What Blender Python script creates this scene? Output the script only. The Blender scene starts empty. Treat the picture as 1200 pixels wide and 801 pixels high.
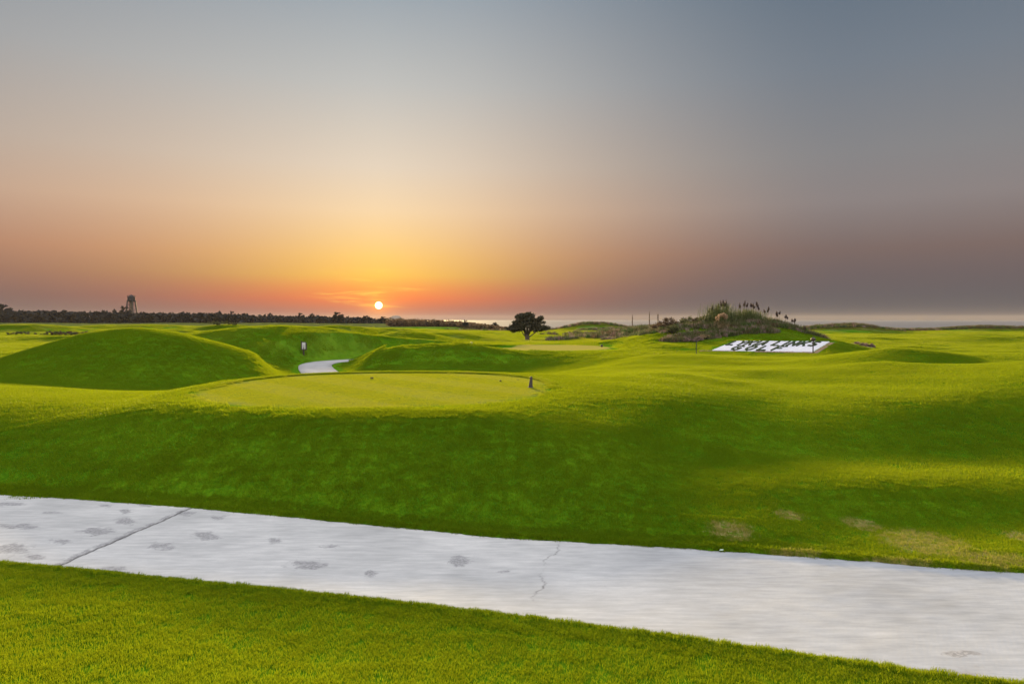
import bpy, math, random
import numpy as np
from mathutils import Vector, Matrix, Euler
random.seed(7); rng = np.random.default_rng(11)
scene = bpy.context.scene
COL = scene.collection
R = math.radians

# ------------------------------------------------------------------ camera
H = 3.2; F = 800.0; PITCH = math.atan(26.5/800)
cam = bpy.data.cameras.new('camera'); cam.lens = 24.0; cam.sensor_width = 36.0
cam.clip_start = 0.05; cam.clip_end = 40000
camo = bpy.data.objects.new('camera', cam); COL.objects.link(camo)
camo.location = (0, 0, H); camo.rotation_euler = (math.pi/2-PITCH, 0, 0)
scene.camera = camo
scene.render.resolution_x = 1024; scene.render.resolution_y = 683

# ------------------------------------------------------------------ exposure
scene.view_settings.view_transform = 'Standard'; scene.view_settings.look = 'None'
scene.view_settings.exposure = 1.0; scene.view_settings.gamma = 1.0
scene.view_settings.use_curve_mapping = False
scene.cycles.volume_bounces = 0
scene.cycles.max_bounces = 6
scene.cycles.transparent_max_bounces = 8

# ------------------------------------------------------------------ sun
SUN_AZ = math.atan((444-600)/800.0)            # measured from +Y towards +X
SUN_EL_LAMP = R(9.0)
DISC_EL = math.atan((374-358)/800.0)
sl = bpy.data.lights.new('sun', 'SUN'); sl.energy = 5.0; sl.angle = R(5.0); sl.color = (1.0, .72, .30)
so = bpy.data.objects.new('sun', sl); COL.objects.link(so)
sd = Vector((math.sin(SUN_AZ)*math.cos(SUN_EL_LAMP), math.cos(SUN_AZ)*math.cos(SUN_EL_LAMP), math.sin(SUN_EL_LAMP)))
so.rotation_euler = sd.to_track_quat('Z', 'Y').to_euler()

# ------------------------------------------------------------------ world
def lin(c):
    out = []
    for v in c:
        v = v/255.0
        out.append(v/12.92 if v <= .04045 else ((v+.055)/1.055)**2.4)
    return out
W = bpy.data.worlds.new('World'); scene.world = W; W.use_nodes = True
nt = W.node_tree; nt.nodes.clear()
def N(tree, typ, **kw):
    n = tree.nodes.new(typ)
    for k, v in kw.items(): setattr(n, k, v)
    return n
class G:
    """tiny helper to write node maths"""
    def __init__(s, tree): s.t = tree
    def put(s, sock, v):
        if isinstance(v, bpy.types.NodeSocket): s.t.links.new(v, sock)
        else: sock.default_value = v
    def m(s, op, a, b=None, c=None, clamp=False):
        n = N(s.t, 'ShaderNodeMath', operation=op); n.use_clamp = clamp
        s.put(n.inputs[0], a)
        if b is not None: s.put(n.inputs[1], b)
        if c is not None: s.put(n.inputs[2], c)
        return n.outputs[0]
    def step(s, x, lo, hi):
        n = N(s.t, 'ShaderNodeMapRange', interpolation_type='SMOOTHSTEP')
        s.put(n.inputs[0], x); s.put(n.inputs[1], lo); s.put(n.inputs[2], hi)
        n.inputs[3].default_value = 0; n.inputs[4].default_value = 1
        return n.outputs[0]
    def mix(s, f, a, b, mode='MIX'):
        n = N(s.t, 'ShaderNodeMix', data_type='RGBA', blend_type=mode)
        s.put(n.inputs[0], f)
        for i, v in ((6, a), (7, b)):
            if isinstance(v, (tuple, list)): v = tuple(v)+(1,) if len(v) == 3 else v
            s.put(n.inputs[i], v)
        return n.outputs[2]
    def ramp(s, f, stops, interp='LINEAR'):
        n = N(s.t, 'ShaderNodeValToRGB'); cr = n.color_ramp; cr.interpolation = interp
        while len(cr.elements) > 1: cr.elements.remove(cr.elements[-1])
        cr.elements[0].position = stops[0][0]; cr.elements[0].color = tuple(stops[0][1])+(1,)
        for p, c in stops[1:]:
            e = cr.elements.new(p); e.color = tuple(c)+(1,)
        s.put(n.inputs[0], f)
        return n.outputs[0]
    def noise(s, vec, scale, detail=3, rough=.55, dist=0):
        n = N(s.t, 'ShaderNodeTexNoise'); s.put(n.inputs['Vector'], vec)
        n.inputs['Scale'].default_value = scale; n.inputs['Detail'].default_value = detail
        n.inputs['Roughness'].default_value = rough; n.inputs['Distortion'].default_value = dist
        return n.outputs['Fac']
g = G(nt)
tc = N(nt, 'ShaderNodeTexCoord')
nrm = N(nt, 'ShaderNodeVectorMath', operation='NORMALIZE'); nt.links.new(tc.outputs['Generated'], nrm.inputs[0])
sep = N(nt, 'ShaderNodeSeparateXYZ'); nt.links.new(nrm.outputs[0], sep.inputs[0])
el = g.m('MULTIPLY', g.m('ARCSINE', sep.outputs[2]), 180/math.pi)
az = g.m('MULTIPLY', g.m('SUBTRACT', g.m('ARCTAN2', sep.outputs[0], sep.outputs[1]), SUN_AZ), 180/math.pi)
# elevation in degrees 0..32 -> 0..1 ; tables of sky colour (sRGB) by elevation at three azimuths from the sun
def tab(lst): return [(e/32.0, lin(c)) for e, c in lst]
e01 = g.m('DIVIDE', el, 32.0, clamp=True)
A = g.ramp(e01, tab([(0,(150,112,106)),(.9,(205,115,88)),(1.7,(250,128,72)),(2.6,(255,160,78)),(3.6,(255,196,90)),(5.2,(255,205,118)),(8.8,(248,216,172)),(12.3,(230,212,190)),(18.5,(194,193,189)),(25,(157,167,175)),(30,(134,147,160))]))
B = g.ramp(e01, tab([(0,(112,97,97)),(1.7,(130,103,96)),(3.4,(168,120,99)),(5.2,(196,142,112)),(8.8,(212,175,146)),(12.3,(202,182,164)),(18.5,(177,176,174)),(25,(148,157,166)),(30,(130,143,156))]))
Cc = g.ramp(e01, tab([(0,(86,86,92)),(1.7,(96,91,95)),(3.4,(108,96,97)),(5.2,(122,104,100)),(8.8,(139,130,129)),(12.3,(134,133,135)),(18.5,(117,126,137)),(25,(98,113,129)),(30,(90,106,123))]))
aa = g.m('ABSOLUTE', az)
f1 = g.m('SUBTRACT', 1.0, g.m('EXPONENT', g.m('MULTIPLY', g.m('POWER', g.m('DIVIDE', aa, 13.0), 1.5), -1.0)))
sky = g.mix(f1, A, B)
# the right hand side (towards the sea) greys out from about 15 degrees on, the land side later
az2 = g.m('MAXIMUM', g.m('MULTIPLY', az, 1.0), g.m('MULTIPLY', az, -0.62))
sky = g.mix(g.step(az2, 5.0, 38.0), sky, Cc)
# thin streaky clouds low over the sun
mp = N(nt, 'ShaderNodeMapping'); nt.links.new(nrm.outputs[0], mp.inputs[0]); mp.inputs['Scale'].default_value = (6, 6, 60)
cl = g.noise(mp.outputs[0], 1.3, 4, .6, .6)
clm = g.step(cl, .52, .75)
dsun = g.m('SQRT', g.m('ADD', g.m('POWER', g.m('DIVIDE', g.m('ADD', az, 1.2), 6.0), 2.0), g.m('POWER', g.m('DIVIDE', g.m('SUBTRACT', el, 2.8), 2.6), 2.0)))
clw = g.m('MULTIPLY', clm, g.m('SUBTRACT', 1.0, g.step(dsun, .2, 1.1)))
sky = g.mix(g.m('MULTIPLY', clw, .75), sky, lin((255, 228, 100)))
mp2 = N(nt, 'ShaderNodeMapping'); nt.links.new(nrm.outputs[0], mp2.inputs[0]); mp2.inputs['Scale'].default_value = (2, 2, 22)
cl2 = g.noise(mp2.outputs[0], 1.6, 4, .55, .3)
# disc and aureole of the sun, at the height where it stands over the trees
dv = Vector((math.sin(SUN_AZ)*math.cos(DISC_EL), math.cos(SUN_AZ)*math.cos(DISC_EL), math.sin(DISC_EL)))
dot = N(nt, 'ShaderNodeVectorMath', operation='DOT_PRODUCT'); nt.links.new(nrm.outputs[0], dot.inputs[0]); dot.inputs[1].default_value = dv
ang = g.m('MULTIPLY', g.m('ARCCOSINE', g.m('MINIMUM', dot.outputs['Value'], 1.0)), 180/math.pi)
aur = g.m('EXPONENT', g.m('MULTIPLY', ang, -1.15))
sky = g.mix(1.0, sky, g.mix(aur, (0, 0, 0), (.45, .17, .0)), 'ADD')
sky = g.mix(1.0, sky, g.mix(g.m('EXPONENT', g.m('MULTIPLY', ang, -.30)), (0, 0, 0), (.16, .075, .0)), 'ADD')
disc = g.m('SUBTRACT', 1.0, g.step(ang, .22, .33))
sky = g.mix(disc, sky, (9.0, 7.2, 3.0))
# overhead and behind the camera the unseen sky is brightened, as added fill for shaded ground
up = g.step(el, 27.0, 62.0)
sky = g.mix(up, sky, (1.05, 1.08, 1.15))
back = g.m('MULTIPLY', g.step(g.m('ABSOLUTE', az), 75.0, 130.0), g.step(el, 2.0, 26.0))
sky = g.mix(back, sky, (2.05, 2.0, 1.97))
sky = g.mix(g.m('SUBTRACT', 1.0, g.step(el, -3.0, 0.0)), sky, (.05, .06, .05))
bg = N(nt, 'ShaderNodeBackground'); nt.links.new(sky, bg.inputs[0]); bg.inputs[1].default_value = .5
ns = N(nt, 'ShaderNodeTexSky', sky_type='NISHITA'); ns.sun_disc = False; ns.sun_elevation = SUN_EL_LAMP; ns.sun_rotation = SUN_AZ
bg2 = N(nt, 'ShaderNodeBackground'); nt.links.new(ns.outputs[0], bg2.inputs[0]); nt.links.new(g.m('MULTIPLY', up, .08), bg2.inputs[1])
ad = N(nt, 'ShaderNodeAddShader'); nt.links.new(bg.outputs[0], ad.inputs[0]); nt.links.new(bg2.outputs[0], ad.inputs[1])
wo = N(nt, 'ShaderNodeOutputWorld'); nt.links.new(ad.outputs[0], wo.inputs['Surface'])

# ================================================================== helpers
def unproj(px, py, Y):
    u = (px-600)/F; v = (400.5-py)/F; c, s = math.cos(PITCH), math.sin(PITCH)
    dy = c+v*s; dz = -s+v*c
    k = Y/dy
    return u*k, Y, H+dz*k
def onplane(px, py, z=0.0):
    u = (px-600)/F; v = (400.5-py)/F; c, s = math.cos(PITCH), math.sin(PITCH)
    dz = -s+v*c; k = (z-H)/dz
    return u*k, (c+v*s)*k
def ss(x, lo, hi):
    t = np.clip((x-lo)/(hi-lo), 0, 1); return t*t*(3-2*t)
def tag(o, label=None, cat=None, group=None, kind=None):
    if label: o['label'] = label
    if cat: o['category'] = cat
    if group: o['group'] = group
    if kind: o['kind'] = kind
    return o
def empty(name, loc, rz=0.0):
    o = bpy.data.objects.new(name, None); COL.objects.link(o); o.location = loc; o.rotation_euler = (0, 0, rz)
    o.empty_display_size = .2
    return o
def mk(name, verts, faces, mat=None, parent=None, smooth=False):
    me = bpy.data.meshes.new(name)
    me.from_pydata([tuple(map(float, v)) for v in verts], [], [tuple(map(int, f)) for f in faces]); me.update()
    if mat is not None: me.materials.append(mat)
    if smooth: me.polygons.foreach_set('use_smooth', [True]*len(me.polygons))
    o = bpy.data.objects.new(name, me); COL.objects.link(o)
    if parent is not None: o.parent = parent
    return o
class MB:
    def __init__(s): s.v = []; s.f = []
    def add(s, vs, fs):
        b = len(s.v); s.v += [tuple(v) for v in vs]; s.f += [tuple(i+b for i in f) for f in fs]
    def box(s, c, size, rz=0.0, taper=1.0, top_shift=(0, 0)):
        x, y, z = [d/2 for d in size]; vs = []
        for k, zz in ((1, -z), (taper, z)):
            for a, b in ((-1, -1), (1, -1), (1, 1), (-1, 1)):
                X = a*x*k+(top_shift[0] if zz > 0 else 0); Y = b*y*k+(top_shift[1] if zz > 0 else 0)
                vs.append((c[0]+X*math.cos(rz)-Y*math.sin(rz), c[1]+X*math.sin(rz)+Y*math.cos(rz), c[2]+zz))
        s.add(vs, [(0,3,2,1),(4,5,6,7),(0,1,5,4),(1,2,6,5),(2,3,7,6),(3,0,4,7)])
    def tube(s, pts, rad, n=8, cap=True):
        pts = [Vector(p) for p in pts]; rs = rad if isinstance(rad, (list, tuple)) else [rad]*len(pts)
        rings = []
        for i, p in enumerate(pts):
            d = (pts[min(i+1, len(pts)-1)]-pts[max(i-1, 0)])
            if d.length < 1e-9: d = Vector((0, 0, 1))
            d.normalize(); a = d.cross(Vector((0.13, 1, 0.07)))
            if a.length < .1: a = d.cross(Vector((1, 0, 0)))
            a.normalize(); b = d.cross(a)
            rings.append([p+(a*math.cos(2*math.pi*k/n)+b*math.sin(2*math.pi*k/n))*rs[i] for k in range(n)])
        vs = [v for r_ in rings for v in r_]; fs = []
        for i in range(len(rings)-1):
            for k in range(n):
                fs.append((i*n+k, i*n+(k+1) % n, (i+1)*n+(k+1) % n, (i+1)*n+k))
        if cap: fs += [tuple(range(n))[::-1], tuple((len(rings)-1)*n+k for k in range(n))]
        s.add(vs, fs)
    def blob(s, c, r_, n=10, m=7, jit=.12, rnd=random):
        vs = []; fs = []
        for i in range(m+1):
            th = math.pi*i/m
            for k in range(n):
                ph = 2*math.pi*k/n; q = 1+rnd.uniform(-jit, jit)
                vs.append((c[0]+r_[0]*q*math.sin(th)*math.cos(ph), c[1]+r_[1]*q*math.sin(th)*math.sin(ph), c[2]+r_[2]*q*math.cos(th)))
        for i in range(m):
            for k in range(n): fs.append((i*n+k, (i+1)*n+k, (i+1)*n+(k+1) % n, i*n+(k+1) % n))
        s.add(vs, fs)
    def build(s, name, mat, parent=None, smooth=False):
        return mk(name, s.v, s.f, mat, parent, smooth)

# ================================================================== materials
def newmat(name):
    m = bpy.data.materials.new(name); m.use_nodes = True; t = m.node_tree; t.nodes.clear()
    out = N(t, 'ShaderNodeOutputMaterial'); bs = N(t, 'ShaderNodeBsdfPrincipled'); t.links.new(bs.outputs[0], out.inputs[0])
    return m, t, G(t), bs, out
def simple(name, col, rough=.7, var=.25, scale=8.0, metal=0.0, bump=0.0):
    m, t, g, bs, out = newmat(name)
    tc = N(t, 'ShaderNodeTexCoord'); n = g.noise(tc.outputs['Object'], scale, 4, .6)
    c = g.ramp(n, [(.25, [x*(1-var) for x in col]), (.75, [min(1, x*(1+var)) for x in col])])
    t.links.new(c, bs.inputs['Base Color']); bs.inputs['Roughness'].default_value = rough; bs.inputs['Metallic'].default_value = metal
    if bump:
        b = N(t, 'ShaderNodeBump'); b.inputs['Strength'].default_value = bump; b.inputs['Distance'].default_value = .02
        t.links.new(n, b.inputs['Height']); t.links.new(b.outputs[0], bs.inputs['Normal'])
    return m
def leafmat(name, c1, c2, trans=.3, scale=3.0, rough=.6):
    m, t, g, bs, out = newmat(name)
    ge = N(t, 'ShaderNodeNewGeometry'); n = g.noise(ge.outputs['Position'], scale, 3, .6)
    oi = N(t, 'ShaderNodeObjectInfo')
    f = g.m('ADD', g.m('MULTIPLY', n, .8), g.m('MULTIPLY', ge.outputs['Random Per Island'], .35))
    c = g.ramp(f, [(.3, c1), (.8, c2)])
    t.links.new(c, bs.inputs['Base Color']); bs.inputs['Roughness'].default_value = rough
    bs.inputs['Specular IOR Level'].default_value = .25
    tr = N(t, 'ShaderNodeBsdfTranslucent'); t.links.new(c, tr.inputs[0])
    mx = N(t, 'ShaderNodeMixShader'); mx.inputs[0].default_value = trans
    t.links.new(bs.outputs[0], mx.inputs[1]); t.links.new(tr.outputs[0], mx.inputs[2]); t.links.new(mx.outputs[0], out.inputs[0])
    return m

# ================================================================== terrain
# centre of the two tees (x, y, rx, ry), in metres
TEE1 = (-3.85, 20.4, 4.95, 5.1, 1.2)
TEE2 = (2.6, 59.0, 5.8, 6.2, .77)
FAR_E = [onplane(*p) for p in ((0,578),(225,594),(600,630),(860,645),(1200,671))]
NEAR_E = [onplane(*p) for p in ((0,660),(200,679),(400,699),(600,722),(800,748),(1000,777),(1150,797))]
def edge(pts, X, sl, sr):
    xs = np.array([p[0] for p in pts]); ys = np.array([p[1] for p in pts])
    y = np.interp(X, xs, ys)
    y = np.where(X < xs[0], ys[0]+(X-xs[0])*sl, y); y = np.where(X > xs[-1], ys[-1]+(X-xs[-1])*sr, y)
    return y
def y_far(X): return edge(FAR_E, X, -.21, -.27)
def y_near(X): return edge(NEAR_E, X, -.21, -.27)
CP = []
def cp(px, *rows):
    for py, Y in rows: CP.append(unproj(px, py, Y))
cp(-200, (470, 17), (450, 24))
def cz(px, *rows):
    for z_, Y in rows: CP.append((unproj(px, 400, Y)[0], Y, z_))
cp(0, (452, 24)); cz(0, (1.02, 20), (.99, 17.6), (.88, 16.3), (.68, 15.2), (.43, 14.3), (.15, 13.3))
cp(200, (460, 21)); cz(200, (1.10, 18), (1.07, 16.4), (.97, 15.2), (.78, 14.2), (.52, 13.3), (.25, 12.5))
cz(400, (1.10, 14.5), (1.0, 13.8), (.82, 13.1), (.58, 12.4), (.32, 11.7)); cz(600, (1.16, 14.8), (1.08, 14.0), (.93, 13.2), (.68, 12.3), (.36, 11.3), (.12, 10.6))
cp(700, (570, 11.4), (530, 12.8), (500, 14.4), (478, 16.4), (462, 18.5), (448, 22), (440, 26))
cp(800, (590, 10.9), (560, 12.2), (530, 13.8), (500, 15.3), (473, 17.2), (455, 20), (440, 24))
cp(900, (600, 10.6), (570, 11.7), (535, 14.0), (505, 15.8), (480, 17.6), (460, 20), (446, 24))
cp(1000, (602, 10.9), (570, 11.7), (535, 14.2), (500, 16), (472, 18), (452, 21.5), (440, 25))
cp(1100, (602, 10.8), (568, 11.8), (535, 14.2), (500, 16), (466, 18.3), (448, 22), (438, 25))
cp(1200, (602, 10.7), (565, 11.9), (535, 14), (500, 16), (462, 18.5), (440, 22), (431, 26))
cp(1400, (565, 12), (500, 15.5), (450, 19), (428, 25))
for X in (-16, -9.4, -6, -2, 1, 4, 6.5, 9):
    yf = float(y_far(np.array([X]))[0]); CP.append((X, yf+.25, .06)); CP.append((X, yf-1.2, 0.0))
# tee plateaus
for (cx, cy, rx, ry, z) in (TEE1, TEE2):
    CP.append((cx, cy, z))
    for k in range(8):
        a = 2*math.pi*k/8; CP.append((cx+rx*1.0*math.cos(a), cy+ry*1.0*math.sin(a), z))
# land behind the first tee
for p in ((-15,31,-.45),(-9,31,-.35),(-30,30,-.3),(-22,38,-.5),(-34,38,-.6),(-13,42,-.42),(-14,50,-.38),(-12,57,-.28),(-17,57,-.28),(-8,58,-.1),(-22,60,-.3),
          (-6,35,-.25),(0,34,.05),(0,40,-.05),(-6,42,-.1),(4,38,.35),(-6,44,-.35),(-1,45.5,-.25),(4,44,.05),(-11,47,-.38),(-5,59,.4),(-9,60,.2),(-14,70,0),(-8,72,.05),(-20,75,0),(-3,76,.05),(-30,80,.2),(-14,92,0),(-25,92,.1),(-5,92,.1)): CP.append(p)
cp(750, (437, 30), (429, 37), (420, 43), (411, 50), (404, 58), (399, 66))
cp(870, (440, 26), (430, 34), (421, 41)); cp(820, (413, 50), (404, 56)); cp(834, (411.5, 49.5))
cp(834, (411, 50)); cp(946, (412.5, 46.2)); cp(960, (399.5, 49)); cp(864, (400, 53.5)); cp(905, (406, 50)); cp(890, (412, 48))
cp(960, (430, 31), (422, 38)); cp(1010, (409, 56)); cp(990, (405, 52))
cp(1040, (425, 28), (413, 33)); CP += [(1.09*20*.9, 40, .95), (26, 42, .6), (27, 50, .5)]
cp(1130, (430, 29), (420, 33)); CP += [(27, 40, .6), (33, 50, .3)]
CP += [(24, 32, .7), (28, 33, .7), (18, 29, 1.05), (33, 45, .2)]
cp(1000, (402, 75)); cp(1150, (405, 72)); cp(1200, (411, 58)); cp(1350, (402, 75)); cp(1050, (394, 110)); cp(1200, (391, 140)); cp(920, (392, 100)); cp(860, (390, 90))
cp(618, (403.5, 75), (401.5, 90), (400, 105), (399, 120)); cp(650, (401.5, 90), (398, 115)); cp(590, (401.5, 88), (398.5, 115)); cp(680, (397, 105)); cp(700, (388.5, 165)); cp(560, (397, 105)); cp(620, (388, 170)); cp(900, (388, 170)); cp(1300, (388, 180))
cp(0, (415, 60), (400, 90)); cp(60, (406, 75)); cp(150, (396, 105)); cp(100, (388, 150)); cp(0, (385, 190)); cp(300, (384.5, 190)); cp(450, (385, 180)); cp(-200, (400, 80)); cp(-200, (384, 190))
cp(0, (379, 400)); cp(300, (379, 400)); cp(480, (380, 400)); cp(550, (386, 220)); cp(-200, (379, 400))
for a in (-.9, -.5, -.1, .3, .7): CP.append((900*math.sin(a), 900*math.cos(a), 1.2)); CP.append((9000*math.sin(a), 9000*math.cos(a), 1.2))
CP = np.array(CP)
def warp(X, Y):
    th = np.clip(np.arctan2(X, np.maximum(Y, .5)), -1.0, 1.0); r = np.log(np.maximum(np.hypot(X, Y), 3.0))
    return th, r
def kern(d2): return np.where(d2 > 1e-12, d2*np.log(d2+1e-12), 0.0)
a_, b_ = warp(CP[:, 0], CP[:, 1]); NP_ = len(CP)
K = kern((a_[:, None]-a_)**2+(b_[:, None]-b_)**2)+np.eye(NP_)*2e-4
P = np.stack([np.ones(NP_), a_, b_], 1)
Mx = np.zeros((NP_+3, NP_+3)); Mx[:NP_, :NP_] = K; Mx[:NP_, NP_:] = P; Mx[NP_:, :NP_] = P.T
SOL = np.linalg.solve(Mx, np.concatenate([CP[:, 2], np.zeros(3)]))
def rbf(X, Y):
    th, r = warp(X, Y); out = np.empty(len(X))
    for i in range(0, len(X), 20000):
        s_ = slice(i, i+20000)
        k = kern((th[s_, None]-a_)**2+(r[s_, None]-b_)**2)
        out[s_] = k@SOL[:NP_]+SOL[NP_]+SOL[NP_+1]*th[s_]+SOL[NP_+2]*r[s_]
    return out
# mounds: x, y, height above base, sx, sy, power, rotation
def at(px, Y): return unproj(px, 374, Y)[0]
MOUNDS = [  # px, distance, py of the top, half widths, power, rotation
 (130, 38, 387.0, 7.6, 6.8, 2.0, 0.05),
 (225, 37.5, 396.0, 6.6, 6.2, 2.0, 0),      # big mound on the left
 (318, 64, 382.0, 13.0, 10.5, 2.0, -.1),       # mound behind the winding path
 (515, 51.5, 405.2, 4.6, 3.6, 2.2, 0),
 (452, 50.5, 410, 2.6, 3.4, 2.2, 0),
 (395, 100, 382.5, 9, 7, 2.2, 0),
 (487, 78, 388.3, 5.0, 5.5, 2.3, -.3),
 (440, 84, 393, 5.0, 5.5, 2.2, 0),
 (525, 104, 389, 8, 7, 2.2, -.2),
 (440, 130, 384, 13, 8, 2.2, 0),
 (205, 100, 386.5, 9, 7, 2.2, 0),
 (265, 125, 380.5, 8, 6, 2.2, 0),
 (30, 140, 379.5, 13, 8, 2.2, 0),
 (160, 170, 381, 22, 9, 2.2, 0),
 (60, 95, 394, 12, 4, 2.2, 0),
 (692, 190, 378.5, 10, 9, 2.2, 0),            # dune before the sea
 (655, 190, 384.5, 12, 9, 2.2, 0),
 (990, 150, 381.2, 10, 8, 2.3, 0),            # dark dune
 (1145, 170, 384.5, 7, 7, 2.2, 0),
 (1210, 170, 384.5, 16, 7, 2.2, 0),
 (1170, 84, 394.5, 7.5, 4.5, 2.2, 0),
 (1120, 118, 391, 9, 6, 2.2, 0),
 (1225, 23.5, 426.5, 5.5, 3.6, 2.2, 0),
 (1045, 33, 412, 5.0, 3.4, 2.2, 0),
 (862, 62.5, 376.8, 5.6, 5.0, 2.2, .0),       # overgrown hill behind the planted sign
 (915, 62.5, 382.5, 4.0, 4.0, 2.2, .0),
 (790, 64, 385.5, 5.5, 5.0, 2.2, .0),
 (740, 100, 387, 9, 7, 2.2, 0),
 (805, 92, 384.5, 10, 7, 2.2, 0),
]
def mshape(X, Y, m):
    dx = X-at(m[0], m[1]); dy = Y-m[1]; c, s = math.cos(m[6]), math.sin(m[6])
    return np.exp(-(((dx*c+dy*s)/m[3])**2+((-dx*s+dy*c)/m[4])**2)**(m[5]/2))
_c = np.array([unproj(m[0], m[2], m[1]) for m in MOUNDS])
_A = np.array([[mshape(c[0], c[1], m) for m in MOUNDS] for c in _c])
MH = np.linalg.solve(_A, _c[:, 2]-rbf(_c[:, 0], _c[:, 1]))
print('mound heights', [(m[0], m[1], round(float(h), 2)) for m, h in zip(MOUNDS, MH)])
TH_C = np.array([-1.2, -.17, -.11, -.04, .0, .6, 1.2]); YC = np.array([6000, 3000, 420, 300, 235, 205, 205.])
def ell(X, Y, T, p=2.4):
    return (np.abs((X-T[0])/T[2])**p+np.abs((Y-T[1])/T[3])**p)**(1/p)
_w = [(rng.uniform(-1, 1), rng.uniform(-1, 1), rng.uniform(0, 6.28)) for _ in range(18)]
def wav(X, Y, L):
    z = 0
    for a, b, c in _w: z = z+np.sin((a*X+b*Y)*2*math.pi/L+c)
    return z/math.sqrt(len(_w))
# far winding path
FP = [(-9.3,36),(-11.0,40),(-12.5,44.5),(-14.1,49),(-15.2,53),(-15.2,56.3),(-13.7,58.8),(-10.8,60.3),(-6.5,61),(-2,62)]
def far_path_pts():
    P_ = np.array(FP, float); out = []
    for i in range(len(P_)-1):
        p0 = P_[max(i-1, 0)]; p1 = P_[i]; p2 = P_[i+1]; p3 = P_[min(i+2, len(P_)-1)]
        for t in np.linspace(0, 1, 12, endpoint=False):
            out.append(.5*((2*p1)+(-p0+p2)*t+(2*p0-5*p1+4*p2-p3)*t*t+(-p0+3*p1-3*p2+p3)*t**3))
    out.append(P_[-1]); return np.array(out)
FPP = far_path_pts()
def d_farpath(X, Y):
    out = np.full(len(X), 1e3); m = (np.abs(X+8) < 16) & (np.abs(Y-52) < 22)
    xs = X[m]; ys = Y[m]; best = np.full(len(xs), 1e3)
    for p in FPP: best = np.minimum(best, np.hypot(xs-p[0], ys-p[1]))
    out[m] = best; return out
def z_smooth(X, Y):
    z = rbf(X, Y)
    for m, h in zip(MOUNDS, MH): z = z+h*mshape(X, Y, m)
    return z
def terrain(X, Y, raw=False):
    X = np.asarray(X, float); Y = np.asarray(Y, float)
    Rr = np.hypot(X, Y); th = np.arctan2(X, Y)
    z = z_smooth(X, Y)
    z = z+wav(X+5, Y*1.3, 15.0)*.10*ss(Rr, 17, 26)*(1-ss(Rr, 60, 90))*ss(X, -12, -2)+wav(X-9, Y*1.2, 6.5)*.030*ss(Rr, 11, 15)
    z = z+wav(X, Y, 9.0)*.035*ss(Rr, 26, 60)+wav(X+31, Y, 3.1)*.012*ss(Rr, 14, 30)
    for T in (TEE1, TEE2):
        e = ell(X, Y, T); w = 1-ss(e, 1.0, 1.45); z = z*(1-w)+T[4]*w
    z = z+wav(X, Y, 2.6)*.012*ss(np.minimum(ell(X, Y, TEE1), ell(X, Y, TEE2)), 1.0, 1.3)
    # undulation far away
    z = z+wav(X, Y, 60.0)*.28*ss(Rr, 120, 260)
    # sea
    yc = np.interp(th, TH_C, YC)
    z = z-9*ss(Y, yc, yc+45)*(np.abs(th) < 1.3)
    # far path bed
    dfp = d_farpath(X, Y); z = z+(-.32-z)*(1-ss(dfp, 1.7, 4.2))
    # planted sign lies on an even slope
    su = ((X-14.6)*5.51+(Y-50.0)*-4.4)/(5.51**2+4.4**2); sv = ((X-14.6)*2.8+(Y-50.0)*3.5)/(2.8**2+3.5**2)
    dsg = np.hypot(np.maximum(np.maximum(-su, su-1), 0)*7.05, np.maximum(np.maximum(-sv, sv-1), 0)*4.48)
    pl = .90+.09*np.clip(su, -.2, 1.2)+.58*np.clip(sv, -.2, 1.2)
    z = z+(pl-z)*(1-ss(dsg, .2, 1.8))
    # foreground
    df = (Y-y_far(X))*.97; dn = (y_near(X)-Y)*.97
    znear = .02+.012*np.maximum(dn, 0)+.030*np.maximum(dn, 0)**2
    znear = np.where(znear > 1.0, 1.0+.6*np.tanh((znear-1.0)/.6), znear)
    znear = znear+wav(X, Y, 2.2)*.02*ss(dn, .2, 1.5)
    lip = .02+0*X
    zf = lip+(z-lip)*ss(df, -.05, .9)
    zz = np.where(df > 0, np.where((df < 2.0), np.maximum(zf, .02), zf), znear)
    onp = (1-ss(df, -.04, .0))*(1-ss(dn, -.04, .0))
    zz = zz*(1-onp)+(-.07)*onp
    zz = zz-.10*(1-ss(dfp, 1.12, 1.25))
    return zz
def tz(x, y): return float(terrain(np.array([x]), np.array([y]))[0])

th_in = np.linspace(-R(46), R(46), 860)
th_out = np.linspace(R(46), R(314), 150)[1:-1]
TH = np.concatenate([th_in, th_out])
RR = [0.4]
while RR[-1] < 130: RR.append(RR[-1]*1.0085+.002)
while RR[-1] < 6000: RR.append(RR[-1]*1.03)
RR = np.array(RR); nT, nR = len(TH), len(RR)
gx = (RR[:, None]*np.sin(TH)[None]).ravel(); gy = (RR[:, None]*np.cos(TH)[None]).ravel()
gz = terrain(gx, gy)
verts = np.stack([gx, gy, gz], 1); verts = np.vstack([[0, 0, tz(0, .01)], verts])
i = np.arange(nR-1)[:, None]; j = np.arange(nT)[None]; j2 = (j+1) % nT
quads = np.stack([1+i*nT+j, 1+(i+1)*nT+j, 1+(i+1)*nT+j2, 1+i*nT+j2], -1).reshape(-1, 4)[:, ::-1]
jj = np.arange(nT); tris = np.stack([np.zeros(nT, int), 1+(jj+1) % nT, 1+jj], 1)
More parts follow.
